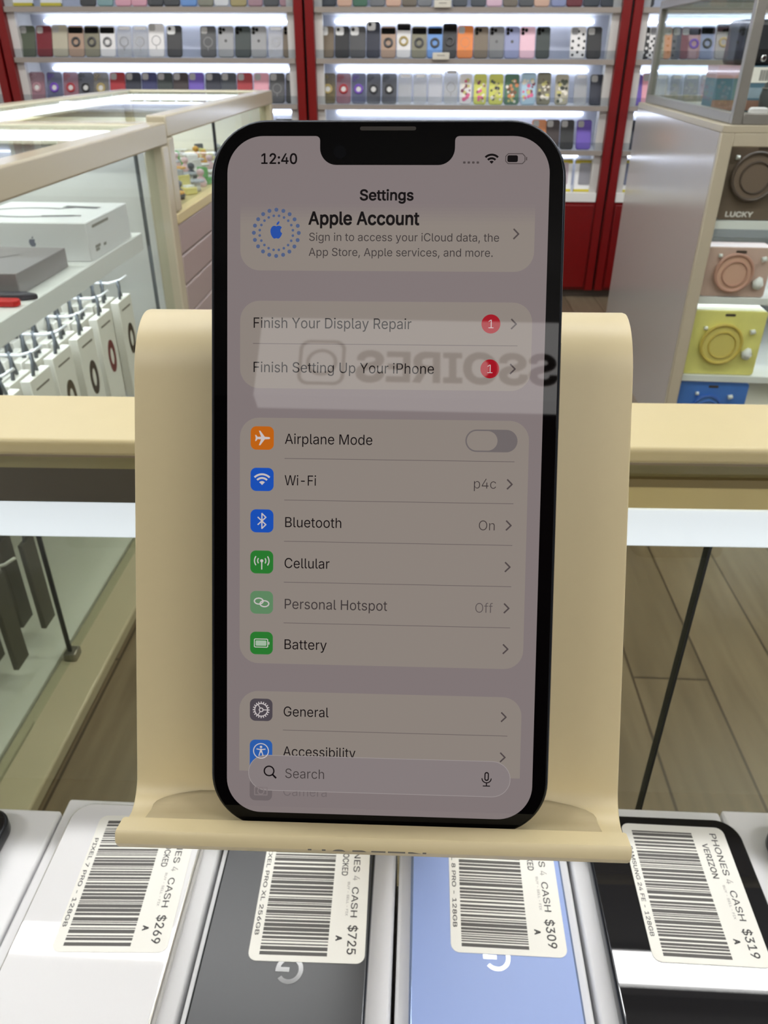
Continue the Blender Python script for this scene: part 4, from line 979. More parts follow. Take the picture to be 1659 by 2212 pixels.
def headphone_pack(x0, x1, z0, z1, base, cup, dcup, label, name_text=None, cupx=0.40, cupz=0.50, cr=0.058):
    w, h = x1 - x0, z1 - z0
    t = thing('headphone_pack', label, 'headphone pack', ((x0 + x1) / 2, YC0 + 0.032, z0 + 0.0005), group='headphone packs in the display cabinet')
    n = 'hp_%d_%d_%d' % base
    bm_ = mat(n, base, 0.35, noise=0.10, nscale=25)
    cm_ = mat('hp_cup_%d_%d_%d' % cup, cup, 0.3)
    dm_ = mat('hp_rim_%d_%d_%d' % dcup, dcup, 0.3)
    G().prism(rrect(-w / 2, w / 2, 0, h, 0.010, 4), 0.0, 0.075, bm_, 'y', .003, 2).build('carton', t)
    px, pz = -w / 2 + w * cupx, h * cupz
    co = G().prism(circle(px, pz, cr, 36), -0.012, 0.001, cm_, 'y', 0.004, 3, True).build('ear_cup', t)
    g = G().torus((px, -0.012, pz), cr * 0.99, 0.005, dm_, 'y', 36, 8).torus((px + .002, -0.014, pz - 0.002), cr * 0.66, 0.0022, dm_, 'y', 32, 6)
    g.build('rim', co)
    G().prism(rrect(px - .004, px + .028, h - .018, h - .010, .003, 3), -0.001, 0.001, mat('slot_dark', (70, 58, 50), 0.6), 'y').build('hang_slot', t)
    g = G()
    g.tube([(px + cr + .022, -.006, pz - .046), (px + cr + .024, -.008, pz - .030), (px + cr + .030, -.007, pz - .012)], [.012, .018, .006], WHITE, 10)
    g.tube([(px + cr + .020, -.006, pz + .040), (px + cr + .034, -.006, pz + .044)], [.008, .007], WHITE, 10)
    g.tube([(px - cr + .002, -.004, pz + .050), (px - cr + .012, -.004, pz + .050)], [.006, .006], WHITE, 10)
    g.build('charm', t)
    if name_text:
        g = G()
        text(g, name_text, .014, Matrix.Translation((px - .058, -.0012, .010)) @ Matrix.Rotation(R(90), 4, 'X'), mat('pack_lettering', (222, 214, 210), 0.5), weight=14, sx=1.25)
        g.build('lettering', t)
    return t
headphone_pack(.900, 1.100 , .7225, .932, (112, 96, 84), (122, 104, 92), (84, 70, 62), 'brown headphone pack on the top shelf of the display cabinet', 'LUCKY', .40, .58, .064)
headphone_pack(.898, 1.095, .4945, .645, (206, 176, 164), (216, 172, 152), (190, 144, 128), 'pink headphone pack under the brown one in the display cabinet', None, .44, .50, .056)
headphone_pack(.897, 1.125, .2365, .450, (236, 228, 138), (222, 204, 118), (206, 182, 88), 'yellow headphone pack under the pink one in the display cabinet', None, .44, .50, .064)
headphone_pack(.897, 1.125, .0605, .208, (72, 122, 204), (92, 140, 214), (60, 100, 180), 'blue headphone pack, lowest in the display cabinet', None, .44, .40, .045)

tw = thing('tabletop_glass_case', 'small glass case with grey aluminium edges standing on the display cabinet', 'glass case', (0.885 + 0.42, 3.01, ZCB + 0.0005))
def twp(g, name): return cp(g, name, tw)
TX0, TX1, TY0, TY1, TZ0, TZ1, TT = 0.878, 1.74, 2.440, 3.585, ZCB + 0.0005, 1.325, 0.028
for x in (TX0, TX1 - TT):
    for y in (TY0, TY1 - TT):
        twp(G().box(x, x + TT, y, y + TT, TZ0, TZ1, ALU, .002, 1), 'corner_post')
for z in (TZ0, TZ1 - TT):
    for x in (TX0, TX1 - TT):
        twp(G().box(x, x + TT, TY0 + TT, TY1 - TT, z, z + TT, ALU, .002, 1), 'edge_rail')
    for y in (TY0, TY1 - TT):
        twp(G().box(TX0 + TT, TX1 - TT, y, y + TT, z, z + TT, ALU, .002, 1), 'edge_rail')
twp(G().box(TX0 + .011, TX0 + .016, TY0 + TT, TY1 - TT, TZ0 + TT, TZ1 - TT, CLEAR), 'side_glass')
twp(G().box(TX0 + TT, TX1 - TT, TY1 - .016, TY1 - .011, TZ0 + TT, TZ1 - TT, CLEAR), 'back_glass')
twp(G().box(TX0 + .011, TX1 - .011, TY0 + .011, TY1 - .011, TZ1 - .006, TZ1, CLEAR), 'top_glass')
twp(G().box(TX0 + TT, TX1 - TT, TY0 + TT, TY1 - TT, TZ0, TZ0 + .006, mat('case_floor', (184, 180, 168), 0.4)), 'floor_board')

ZT = TZ0 + 0.0065
t = thing('product_box', 'pink and blue product box with white barcode sticker inside the small glass case', 'box', (1.075, 2.96, ZT))
BLUEB = mat('box_blue', (88, 120, 138), 0.4, noise=.12, nscale=18)
G().box(-.13, .13, -.06, .06, 0, .132, BLUEB, .002, 1).build('carton', t)
g = G().box(-.1304, -.03, -.0604, .0604, .096, .1324, mat('box_pink', (200, 158, 160), 0.4))
g.box(-.1304, .128, -.0608, -.058, .004, .034, mat('box_brown', (150, 116, 100), 0.4, noise=.25, nscale=60))
g.box(-.06, .10, -.0608, -.058, .040, .070, mat('box_pale_blue', (150, 170, 184), 0.4, noise=.2, nscale=50))
g.build('printed_panel', t)
s = G().box(-.022, .062, -.0622, -.0605, .084, .128, PAPER).build('barcode_sticker', t)
g = G()
x = .004
while x < .034:
    w = rnd.choice((.0012, .002, .0028))
    g.box(x, x + w, -.0628, -.062, .090, .120, BAR_INK)
    x += w + rnd.choice((.0012, .002))
g.build('barcode', s)
t = thing('speaker', 'black portable speaker with two silver knobs on the product box in the glass case', 'speaker', (1.155, 2.97, ZT + .1330))
G().box(-.165, .165, -.07, .07, 0, .125, BLACK, .014, 3).build('cabinet', t)
G().box(-.150, .150, -.074, -.068, .045, .112, mat('grille', (40, 42, 48), 0.7, bump=.5, nscale=600), .003, 1).build('grille', t)
for x in (-.105, -.069, .03):
    g = G().tube([(0, 0, 0), (0, -.012, 0), (0, -.018, 0)], [.011, .0105, .006], CHROME, 18)
    g.xf(Matrix.Translation((x - .01, -.069, .020)))
    g.build('knob', t)
t = thing('speaker', 'small rounded dark grey speaker in front of the product box at right edge', 'speaker', (1.115, 2.80, ZT))
DG = mat('dark_grey_rubber', (62, 66, 66), 0.5)
G().tube([(0, 0, 0), (0, 0, .012), (0, 0, .05), (0, 0, .085), (0, 0, .095)], [.040, .050, .053, .045, .030], DG, 28).build('body', t)
G().torus((0, 0, .072), .0505, .002, ALU, 'z', 28, 6).build('trim_ring', t)
t = thing('earbud_case', 'small white earbud case beside the dark grey speaker in the glass case', 'earbud case', (1.045, 2.74, ZT))
G().prism(rrect(-.028, .028, 0, .022, .010, 5), -.012, .012, WHITE_BOX, 'y', .004, 3).build('shell', t)
G().box(-.0282, .0282, -.0122, .0122, .0138, .0144, mat('grey_line', (150, 150, 150), 0.5)).build('lid_line', t)

# the cabinet and all it carries stand turned a little from the aisle
TURN = Matrix.Translation((0.838, 2.435, 0)) @ Matrix.Rotation(R(-1.9), 4, 'Z') @ Matrix.Translation((-0.855, -2.435, 0))
for o in [o for o in bpy.data.objects if o not in FIRST_RIGHT and o.parent is None]:
    o.location = TURN @ o.location
    o.rotation_euler.z += R(-1.9)

# ------------------------------------------------------------------ sales counter in the foreground
CROT = R(1.3)
ct = thing('sales_counter', 'cream railed sales counter with white light strip and tinted glass front behind the phone stand', 'counter', (0, 0.40, 0), (0, 0, CROT))
W2 = 1.05
def kp(g, name): return g.build(name, ct)
g = G().box(-W2, W2, -0.051, 0.010, 0.9705, 0.980, CREAM, 0.003, 3); kp(g, 'top_rail')
g = G().box(-W2, W2, -0.047, 0.006, 0.9685, 0.9705, mat('rail_lip', (168, 152, 122), 0.45)); kp(g, 'rail_lip')
g = G().box(-W2, W2, -0.0125, 0.0, 0.9435, 0.9685, mat('glass_edge', (176, 168, 116), 0.25)); kp(g, 'glass_channel')
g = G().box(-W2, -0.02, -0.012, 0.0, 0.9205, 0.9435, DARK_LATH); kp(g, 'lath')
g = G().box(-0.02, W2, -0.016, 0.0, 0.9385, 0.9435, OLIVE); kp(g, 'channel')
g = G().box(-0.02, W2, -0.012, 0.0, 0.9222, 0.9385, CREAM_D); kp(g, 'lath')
g = G().box(-W2, W2, -0.010, 0.004, 0.894, 0.9205, mat('strip_cover', (222, 230, 234), 0.5, emit=(226, 236, 242), estr=0.6), 0.001, 1); kp(g, 'light_strip')
for a, b in ((-W2, 0.1837), (0.1853, W2)):
    kp(G().box(a, b, 0.000, 0.006, 0.06, 0.895, TINTED), 'front_glass')
kp(G().box(0.1837, 0.1853, -0.001, 0.007, 0.06, 0.895, MATS['rubber_seal']), 'glass_seal')
kp(G().box(-W2, W2, -0.02, 0.03, 0.0, 0.06, CREAM, .003, 1), 'bottom_rail')
for x in (-W2, W2 - 0.05):
    kp(G().box(x, x + 0.05, -0.02, 0.03, 0.06, 0.894, CREAM, .003, 1), 'post')
    kp(G().box(x, x + 0.05, -0.55, -0.50, 0.0, 0.9705, CREAM, .003, 1), 'post')
    kp(G().box(x, x + 0.05, -0.50, -0.051, 0.9705, 0.980, CREAM, .003, 1), 'side_rail')
kp(G().box(-W2 + .05, W2 - .05, -0.55, -0.128, 0.712, 0.730, WHITE), 'shelf')
kp(G().box(-W2 + .05, W2 - .05, -0.55, -0.54, 0.0, 0.72, WHITE), 'back_panel')

# ------------------------------------------------------------------ white phone boxes under the stand
ZBX = 0.7895
BOXES = [(-0.2790, -0.1903, 0.2695, 'white phone box at the left picture edge under a dark phone'),
         (-0.1895, -0.0968, 0.2775, 'white phone box under the white phone with the 269 price sticker'),
         (-0.0958, -0.0040, 0.2800, 'white phone box under the black phone with the 725 price sticker'),
         (-0.0028, 0.0850, 0.2835, 'white phone box under the blue phone with the 309 price sticker'),
         (0.0862, 0.1738, 0.2865, 'white phone box under the black phone with the 319 price sticker'),
         (0.1750, 0.2630, 0.2880, 'white phone box at the right picture edge')]
for x0, x1, y1, lab in BOXES:
    w, L = (x1 - x0) / 2, 0.168
    t = thing('phone_box', lab, 'phone box', ((x0 + x1) / 2, y1 - L / 2, 0.7305), group='white phone boxes in the counter')
    G().box(-w, w, -L / 2, L / 2, 0.0, 0.018, WHITE_BOX, .0012, 2).build('base', t)
    G().box(-w + .0003, w - .0003, -L / 2 + .0003, L / 2 - .0003, 0.0184, ZBX - 0.7305, WHITE_BOX, .0016, 3).build('lid', t)

# ------------------------------------------------------------------ phones with price stickers lying on the boxes
def barcode_sticker(par, cx, cy, rot, z, l1, l2, left, price, seed, cut=None):
    """sticker 53 x 72 mm, writing turned a quarter to the right"""
    SW, SL = .0530, .0725
    M0 = Matrix.Translation((cx, cy, z)) @ Matrix.Rotation(R(rot), 4, 'Z') @ Matrix.Translation((-SW / 2, -SL / 2, 0))
    g = G().prism(rrect(0, SW, 0, SL, .004, 6), 0, .00018, PAPER, 'z')
    g.xf(M0)
    so = g.build('price_sticker', par)
    rr = random.Random(seed)
    g = G()
    v = .0028
    first = True
    while v < .0685:
        w = rr.choice((.00045, .0006, .0009, .0012, .0017))
        if first:
            w, first = .0016, False
        g.box(.0050, .0358, v, v + w, .00018, .00024, BAR_INK)
        v += w + rr.choice((.0004, .0005, .0007, .0010))
    g.xf(M0)
    g.build('barcode', so)
    g = G()
    D = Matrix.Rotation(R(-90), 4, 'Z')
    def tx(s, cap, u, v, m=INK, wt=2, fit=None):
        text(g, s, cap, Matrix.Translation((u, v, .00026)) @ D, m, wt, fit=fit)
    tx('PHONES', .0031, .0452, .0690, fit=.0245)
    tx('4', .0034, .0452, .0430, INK_FAINT, 0)
    tx('CASH', .0031, .0452, .0370, fit=.0160)
    tx('$' + price, .0040, .0447, .0178, wt=4, fit=.0142)
    tx(l1, .0029, .0395, .0625, wt=5, fit=.0200)
    tx('BUY - SELL - FIX', .0011, .0428, .0395, INK_FAINT, 3, fit=.0175)
    tx('A', .0026, .0392, .0125, wt=18)
    g.xf(M0)
    g.build('price_lettering', so)
    g = G()
    tx(left, .0019, .0013, .0590, wt=4, fit=.0475)
    g.xf(M0)
    g.build('model_lettering', so)
    return so

def lying_phone(x0, x1, ytop, z0, back, frame, label, r=.011, glossy=True):
    w, L = (x1 - x0) / 2, .163
    t = thing('phone', label, 'phone', ((x0 + x1) / 2, ytop - L / 2, z0), group='phones lying on white boxes')
    G().prism(rrect(-w, w, -L / 2, L / 2, r, 10), 0.0, .0085, frame, 'z', .0016, 3, True).build('frame', t)
    G().prism(rrect(-w + .0012, w - .0012, -L / 2 + .0012, L / 2 - .0012, r - .001, 10), .0084, .0088, back, 'z', .0003, 1, True).build('back_glass', t)
    return t
ZP = ZBX + .0005
ZS_ = .0089
def letter_g(par, cx, cy, m, rot=180):
    g = G()
    P = arc_band(0, 0, .0042, .0062, 40, 350, 24)
    g.flat(P, 0, m)
    g.flat([(0, -.0010), (.0062, -.0010), (.0062, .0010), (0, .0010)], 0.00001, m)
    g.xf(Matrix.Translation((cx, cy, ZS_ + .00005)) @ Matrix.Rotation(R(rot), 4, 'Z'))
    g.build('emblem', par)

p = lying_phone(-.1800, -.1050, .2685, ZP, mat('white_back_glass', (236, 236, 237), 0.02), mat('silver_frame', (214, 212, 206), 0.18, 0.6), 'glossy white phone face down with the 269 price sticker')
barcode_sticker(p, -.1350 - p.location.x, .2248 - p.location.y, 2.4, ZS_, 'UNLOCKED', 'x', 'PIXEL 7 PRO - 128GB', '269', 11)
p = lying_phone(-.0912, -.0150, .2690, ZP, mat('black_matte_back', (54, 56, 60), 0.32), mat('dark_frame', (60, 62, 66), 0.15, 0.7), 'matte black phone face down with the 725 price sticker')
barcode_sticker(p, -.0438 - p.location.x, .2248 - p.location.y, 1.0, ZS_, 'UNLOCKED', 'x', 'PIXEL PRO XL 256GB', '725', 12)
letter_g(p, -.0500 - p.location.x, .1850 - p.location.y, mat('emblem_dark', (26, 27, 30), 0.12))
p = lying_phone(.0035, .0790, .2710, ZP, mat('blue_matte_back', (150, 172, 226), 0.42), mat('blue_frame', (150, 170, 214), 0.16, 0.6), 'pale blue phone face down with the 309 price sticker')
barcode_sticker(p, .0490 - p.location.x, .2325 - p.location.y, -.3, ZS_, 'UNLOCKED', 'x', 'PIXEL 8 PRO - 128GB', '309', 13)
letter_g(p, .0430 - p.location.x, .1950 - p.location.y, mat('emblem_pale', (206, 220, 246), 0.12))
p = lying_phone(.0945, .1765, .2745, ZP, mat('black_gloss_back', (30, 30, 32), 0.012), mat('graphite_frame', (52, 54, 58), 0.2, 0.7), 'glossy black phone face down with the 319 price sticker', r=.012)
barcode_sticker(p, .1405 - p.location.x, .2325 - p.location.y, -.5, ZS_, 'VERIZON', 'x', 'SAMSUNG 24 FE - 128GB', '319', 14)
p = lying_phone(-.2900, -.2113, .2620, ZP, mat('black_gloss_back', (30, 30, 32), 0.012), MATS['graphite_frame'], 'dark phone at the left picture edge, only its corner in view')
p = lying_phone(.1905, .2660, .2740, ZP, mat('black_gloss_back', (30, 30, 32), 0.012), MATS['graphite_frame'], 'dark phone at the right picture edge, only its corner in view')

# ------------------------------------------------------------------ phone on its stand: shared frame (millimetres, x right, y up along the screen, z out of it)
PM = Matrix(((0.9999455, -0.0094637, 0.0044032, -0.0065050), (0.0082346, 0.4560103, -0.8899364, 0.1374353), (0.0064142, 0.8899242, 0.4560634, 1.0735788), (0, 0, 0, 1)))
MM = Matrix.Scale(0.001, 4)

# stand
st = thing('phone_stand', 'cream desktop phone stand holding the upright black phone', 'phone stand')
st.location = (-0.0065, 0.262, 0.7996)
def stand_part(g, name, parent=st):
    g.xf(Matrix.Translation(-st.location) @ PM @ MM)
    return g.build(name, parent)
STAND = mat('stand_cream', (228, 212, 167), 0.42, noise=.012, nscale=300)
def arc(cy, cz, r, a0, a1, n):
    return [(cy + r * math.sin(R(a0 + (a1 - a0) * i / n)), cz + r * math.cos(R(a0 + (a1 - a0) * i / n))) for i in range(n + 1)]
front = [(-71.6, 6.4), (-71.5, 5.8), (-71.5, .9), (-72.2, .5), (-73.5, .3)]
front += arc(-67.5, -5.0, 6.0, 270, 180, 10)[0:1] and [(-73.5, -5.0)] + [(-67.5 + 6 * math.sin(R(-90 - 0) + 0) * math.cos(R(a)) , -5 - 6 * math.sin(R(a))) for a in range(9, 91, 9)]
front += [(-40, -11), (0, -11), (24, -11)]
front += [(24 + 16.5 * math.sin(R(a)), -27.5 + 16.5 * math.cos(R(a))) for a in range(8, 137, 8)]
back = [(24 + 13.5 * math.sin(R(a)), -27.5 + 13.5 * math.cos(R(a))) for a in range(136, 7, -8)]
back += [(24, -14), (0, -14), (-40, -14)]
back += [(-67.5 - 9 * math.cos(R(a)), -5 - 9 * math.sin(R(a))) for a in range(90, 8, -9)]
back += [(-76.5, -5.0), (-76.6, 2.5), (-75.6, 5.6), (-74.2, 6.9), (-72.3, 6.9)]
prof = front + back
g = G()
sl = g.slot(STAND)
def hw(z):
    return 53.9 - (z + 4) * 0.10
XC = -1.25
Lv = [g.bm.verts.new((XC - hw(z), y, z)) for y, z in prof]
Rv = [g.bm.verts.new((XC + hw(z), y, z)) for y, z in prof]
n = len(prof)
fs = [g.bm.faces.new(Lv), g.bm.faces.new(Rv[::-1])]
for i in range(n):
    fs.append(g.bm.faces.new((Lv[i], Rv[i], Rv[(i + 1) % n], Lv[(i + 1) % n])))
bmesh.ops.recalc_face_normals(g.bm, faces=fs)
es = list({e for f in fs[:2] for e in f.edges})
bv = bmesh.ops.bevel(g.bm, geom=es, offset=0.7, segments=2, profile=.5, affect='EDGES', clamp_overlap=True)
for f in g.bm.faces:
    f.material_index = sl
    f.smooth = len(f.verts) == 4
so = stand_part(g, 'cradle')
try:
    so.data.set_sharp_from_angle(angle=R(32))
except Exception:
    pass
# soft pad in the tray
path = [(-73.2, .1), (-73.2, -5.0)] + [(-67.5 - 5.75 * math.cos(R(a)), -5 - 5.75 * math.sin(R(a))) for a in range(9, 64, 9)]
wid = [(49.5, 49.0)] * (len(path) - 4) + [(49.0, 48.5), (47.5, 47.0), (44.5, 44.0), (39.5, 39.0)]
g = G(); sl = g.slot(mat('tray_pad', (204, 189, 150), 0.7))
rows_ = [[g.bm.verts.new((XC + s * wd[0 if s < 0 else 1], y, z)) for s in (-1, -.9, 0, .9, 1)] for (y, z), wd in zip(path, wid)]
for A, B in zip(rows_, rows_[1:]):
    for i in range(4):
        f = g.bm.faces.new((A[i], A[i + 1], B[i + 1], B[i])); f.material_index = sl; f.smooth = True
ext = bmesh.ops.extrude_face_region(g.bm, geom=list(g.bm.faces))
for v in [e for e in ext['geom'] if isinstance(e, bmesh.types.BMVert)]:
    d = Vector((0, -67.5 - v.co.y, -5 - v.co.z)).normalized() if v.co.z < -4.9 else Vector((0, 1, 0))
    v.co += d * 0.22
bmesh.ops.recalc_face_normals(g.bm, faces=list(g.bm.faces))
po = stand_part(g, 'tray_pad')
# lettering along the lower front edge of the tray, its lower half running under the edge
g = G()
text(g, 'HOPETN', 3.2, Matrix.Translation((-14.4, -77.3, 6.95)), mat('stand_print', (120, 116, 106), 0.6), weight=6, fit=25.0, clip=2.95)
stand_part(g, 'lettering')
# rear leg and foot
WL = Matrix.Translation(-st.location)
g = G()
a = PM @ Vector((0, .024 + .0135 * math.sin(R(128)), -.0275 + .0135 * math.cos(R(128))))
g.box(-.034, .026, a.y - .0045, a.y - .0005, 0.0, .01, STAND)
g = G()
pts = [(a.y + .0035, a.z + .004), (a.y + .0005, a.z + .004), (.2605, .808), (.2540, .8035), (.2540, .7998), (.3000, .7998), (.3000, .8035), (.2655, .8075)]
g.prism(pts, -.030, .022, STAND, 'x', .0006, 1)
g.xf(WL)
g.build('rear_leg', st)
g = G().box(-.062, .060, .2530, .2950, .7996, .8036, STAND, .001, 2)
g.xf(WL)
g.build('foot', st)

# phone
ph = thing('smartphone', 'black smartphone showing a settings screen, upright on the cream stand', 'smartphone')
ph.location = PM @ Vector((0, -.0733, -.004))
PWL = Matrix.Translation(-ph.location) @ PM @ MM
def phone_part(g, name, parent=ph):
    g.xf(PWL)
    return g.build(name, parent)
BODY = mat('phone_band', (26, 32, 42), 0.22, 0.75)
BEZEL = mat('phone_bezel', (3, 3, 4), 0.02, spec=0.2)
g = G().prism(rrect(-35.75, 35.75, -73.35, 73.35, 11.4, 14), -7.65, -0.12, BODY, 'z', 0.9, 4, True)
phone_part(g, 'frame')
g = G().prism(rrect(-35.15, 35.15, -72.75, 72.75, 10.8, 14), -0.30, 0.0, BEZEL, 'z', 0.15, 2, True)
bz = phone_part(g, 'bezel')
g = G().prism(rrect(-5.6, 5.6, 71.0, 71.75, 0.35, 4), 0.0, 0.02, mat('earpiece_mesh', (52, 46, 40), 0.6), 'z')
phone_part(g, 'earpiece')
g = G().prism(circle(-9.6, 66.8, 1.3, 20), 0.0, 0.02, mat('lens_glass', (5, 7, 12), 0.03, spec=0.25), 'z')
phone_part(g, 'front_camera')
g = G()
for y0, y1 in ((28, 36), (14, 24)):
    g.box(-36.15, -35.6, y0, y1, -5.2, -2.8, BODY, .15, 1)
phone_part(g, 'volume_button')
g = G().box(35.6, 36.15, 12, 30, -5.2, -2.8, BODY, .15, 1)
phone_part(g, 'power_button')

S = 64.6 / 390.0
def px(x, y):
    return (x * S - 32.3, 69.9 - y * S)
def ui(name, rgb, k=1.0):
    m = mat('ui_' + name, (3, 3, 3), 0.02, emit=rgb, estr=k, spec=0.2)
    return m
BRI = 1.0
UI_BG = ui('background', (121, 111, 111), BRI)
UI_CARD = ui('card', (132, 123, 116), BRI)
UI_PILL = ui('search_pill', (126, 117, 117), BRI)
UI_TXT = ui('text', (12, 8, 10), BRI)
UI_SUB = ui('subtext', (56, 50, 50), BRI)
UI_GRY = ui('grey_text', (58, 51, 51), BRI)
UI_CHV = ui('chevron', (74, 66, 66), BRI)
UI_SEP = ui('separator', (98, 89, 88), BRI)
UI_WHT = ui('icon_white', (186, 178, 178), BRI)
UI_FADE = ui('faded', (104, 95, 96), BRI)

def screen_outline():
    P = []
    r = 44
    def cor(cx, cy, a0, rr=r, n=14):
        return [(cx + rr * math.cos(R(a0 + 90 * i / n)), cy - rr * math.sin(R(a0 + 90 * i / n))) for i in range(n + 1)]
    P += cor(r, 844 - r, 180)
    P += cor(390 - r, 844 - r, 270)
    P += cor(390 - r, r, 0)
    # notch, right to left
    nr, nb = 20, 34
    P += [(282, 0)] + [(276 + 6 * math.sin(R(a)), 6 - 6 * math.cos(R(a))) for a in (-20, -45, -70, -90)][0:0]
    P += [(281 - 5 * math.sin(R(a)), 5 - 5 * math.cos(R(a))) for a in (0, 30, 60, 90)]
    P += [(276 - nr + nr * math.cos(R(a)), nb - nr + nr * math.sin(R(a))) for a in range(0, 91, 10)]
    P += [(113 + nr - nr * math.sin(R(a)), nb - nr + nr * math.cos(R(a))) for a in range(0, 91, 10)]
    P += [(108 + 5 * math.sin(R(a)), 5 - 5 * math.cos(R(a))) for a in (90, 60, 30, 0)]
    P += cor(r, r, 90)
    return [px(*p) for p in P]
def fill(g, pts, z, m):
    V = [Vector(p) for p in pts]
    v2, e2, f2, *_ = delaunay_2d_cdt(V, [(i, (i + 1) % len(V)) for i in range(len(V))], [], 1, 1e-6)
    g.tris([(v.x, v.y, z) for v in v2], f2, m)
def ur(g, x0, x1, y0, y1, r, z, m, corners=(1, 1, 1, 1)):
    a, b = px(x0, y1), px(x1, y0)
    g.flat(rrect(a[0], b[0], a[1], b[1], r * S, 8, corners), z, m)
def ut(g, s, x, y, cap, m, wt=0, fit=None, align='l', z=0.09):
    p = px(x, y)
    text(g, s, cap * S, Matrix.Translation((p[0], p[1], z)), m, wt, fit=fit * S if fit else None, align=align)
def ustroke(g, pts, w, m, z=0.09, closed=False):
    for i, q in enumerate(stroke([px(*p) for p in pts], w * S, closed)):
        g.flat(q, z + 0.0002 * (i % 3), m)
def ucirc(g, x, y, r, m, z=0.09, n=20):
    p = px(x, y)
    g.flat(circle(p[0], p[1], r * S, n), z, m)
def chevron(g, x, y, m=UI_CHV):
    ustroke(g, [(x - 3, y - 5.6), (x + 2.6, y), (x - 3, y + 5.6)], 1.9, m)

g = G()
fill(g, screen_outline(), 0.02, UI_BG)
scr = phone_part(g, 'screen')
def sp(g, name):
    return phone_part(g, name, scr)
g = G()
ur(g, 16, 374, 104, 160, 24, 0.04, UI_CARD, (1, 1, 0, 0))
for i in range(6):
    f = (i + 0.5) / 6
    ur(g, 16, 374, 80 + 4 * i, 84 + 4 * i, 0, 0.04, ui('card_fade_%d' % i, tuple(a + (b - a) * f for a, b in zip((121, 111, 111), (132, 123, 116))), BRI))
ur(g, 16, 374, 196.5, 303.2, 24, 0.04, UI_CARD)
ur(g, 16, 374, 339.5, 649.5, 24, 0.04, UI_CARD)
ur(g, 16, 374, 685.5, 790, 24, 0.04, UI_CARD, (0, 0, 1, 1))
for x0, y in ((32, 248.5), (72, 389.6), (72, 441.5), (72, 493.3), (72, 545), (72, 597), (72, 735.4)):
    a, b = px(x0, y + .4), px(357, y - .4)
    g.flat([(a[0], a[1]), (b[0], a[1]), (b[0], b[1]), (a[0], b[1])], 0.05, UI_SEP)
sp(g, 'list_card')
g = G()
ur(g, 28, 362, 768.8, 814.8, 23, 0.07, UI_PILL)
rim = stroke([px(x, y) for x, y in [(51 - 23 * math.sin(R(t)), 791.8 - 23 * math.cos(R(t))) for t in range(0, 181, 12)] + [(339 + 23 * math.sin(R(t)), 791.8 + 23 * math.cos(R(t))) for t in range(0, 181, 12)]], 0.8 * S, True)
for i, q in enumerate(rim):
    g.flat(q, 0.075 + 0.0004 * (i % 3), ui('pill_rim', (146, 138, 137)))
sp(g, 'search_bar')

g = G()
ut(g, '12:40', 40.0, 32.8, 12.0, UI_TXT, 7, fit=46)
ut(g, 'Settings', 194.5, 75.6, 12.3, UI_TXT, 9, fit=66, align='c')
ut(g, 'Apple Account', 99.5, 104.6, 15.0, UI_TXT, 10, fit=135)
ut(g, 'Sign in to access your iCloud data, the', 100, 124.2, 9.6, UI_SUB, 0, fit=232)
ut(g, 'App Store, Apple services, and more.', 100, 142.2, 9.6, UI_SUB, 0, fit=225)
TX = UI_TXT
ut(g, 'Finish Your Display Repair', 31.5, 229.5, 12.6, TX, 0, fit=196)
ut(g, 'Finish Setting Up Your iPhone', 31.5, 283.5, 12.6, TX, 0, fit=225)
for s, y, wd, m in (('Airplane Mode', 371.5, 110, TX), ('Wi-Fi', 423, 40.5, TX), ('Bluetooth', 475.4, 73, TX), ('Cellular', 527, 58, TX), ('Personal Hotspot', 578.8, 131, UI_SUB), ('Battery', 630.5, 55.5, TX), ('General', 717.3, 58.5, TX)):
    ut(g, s, 72, y, 12.6, m, 0, fit=wd)
ut(g, 'p4c', 336, 423.2, 12.2, UI_GRY, -3, fit=29.5, align='r')
ut(g, 'On', 336, 475, 12.2, UI_GRY, -3, fit=22, align='r')
ut(g, 'Off', 335, 578.5, 12.2, ui('pale_grey_text', (84, 76, 76)), -3, fit=23, align='r')
ut(g, 'Accessibility', 72, 769.3, 12.6, TX, 0, fit=93.5, z=0.055)
ut(g, 'Camera', 72, 821.5, 12.6, UI_FADE, -2, fit=58, z=0.055)
ut(g, 'Search', 74.5, 798, 12.4, UI_SUB, -2, fit=52)
sp(g, 'lettering')
for x, y in ((352, 115), (352, 222.3), (352, 276.5), (352, 417.5), (352, 468.5), (352, 520.4), (352, 572.3), (352, 624), (352, 711), (352, 763)):
    g = G()
    chevron(g, x, y)
    sp(g, 'chevron')
# status bar
g = G()
for i in range(4):
    a = 286 + i * 5.4
    ur(g, a, a + 3, 29.8, 32.4, .8, 0.09, UI_CHV)
for r0, r1 in ((9.4, 11.9), (5.2, 7.7)):
    g.flat([px(320.2 + a, 32.6 - b) for a, b in arc_band(0, 0, r0, r1, 45, 135, 12)], 0.09, UI_TXT)
g.flat([px(320.2 + a, 32.6 - b) for a, b in [(0, 0)] + [(3.6 * math.cos(R(a)), 3.6 * math.sin(R(a))) for a in range(45, 136, 15)]], 0.09, UI_TXT)
ustroke(g, [(x * 1, y * 1) for x, y in [(337 + 3, 20.8), (357, 20.8), (360, 23.8), (360, 29.4), (357, 32.4), (340, 32.4), (337, 29.4), (337, 23.8)]], 1.0, UI_CHV, closed=True)
ur(g, 339, 351.5, 22.6, 30.6, 2, 0.091, UI_TXT)
ur(g, 361.2, 362.6, 24.6, 28.6, .6, 0.09, UI_CHV)
sp(g, 'status_icons')
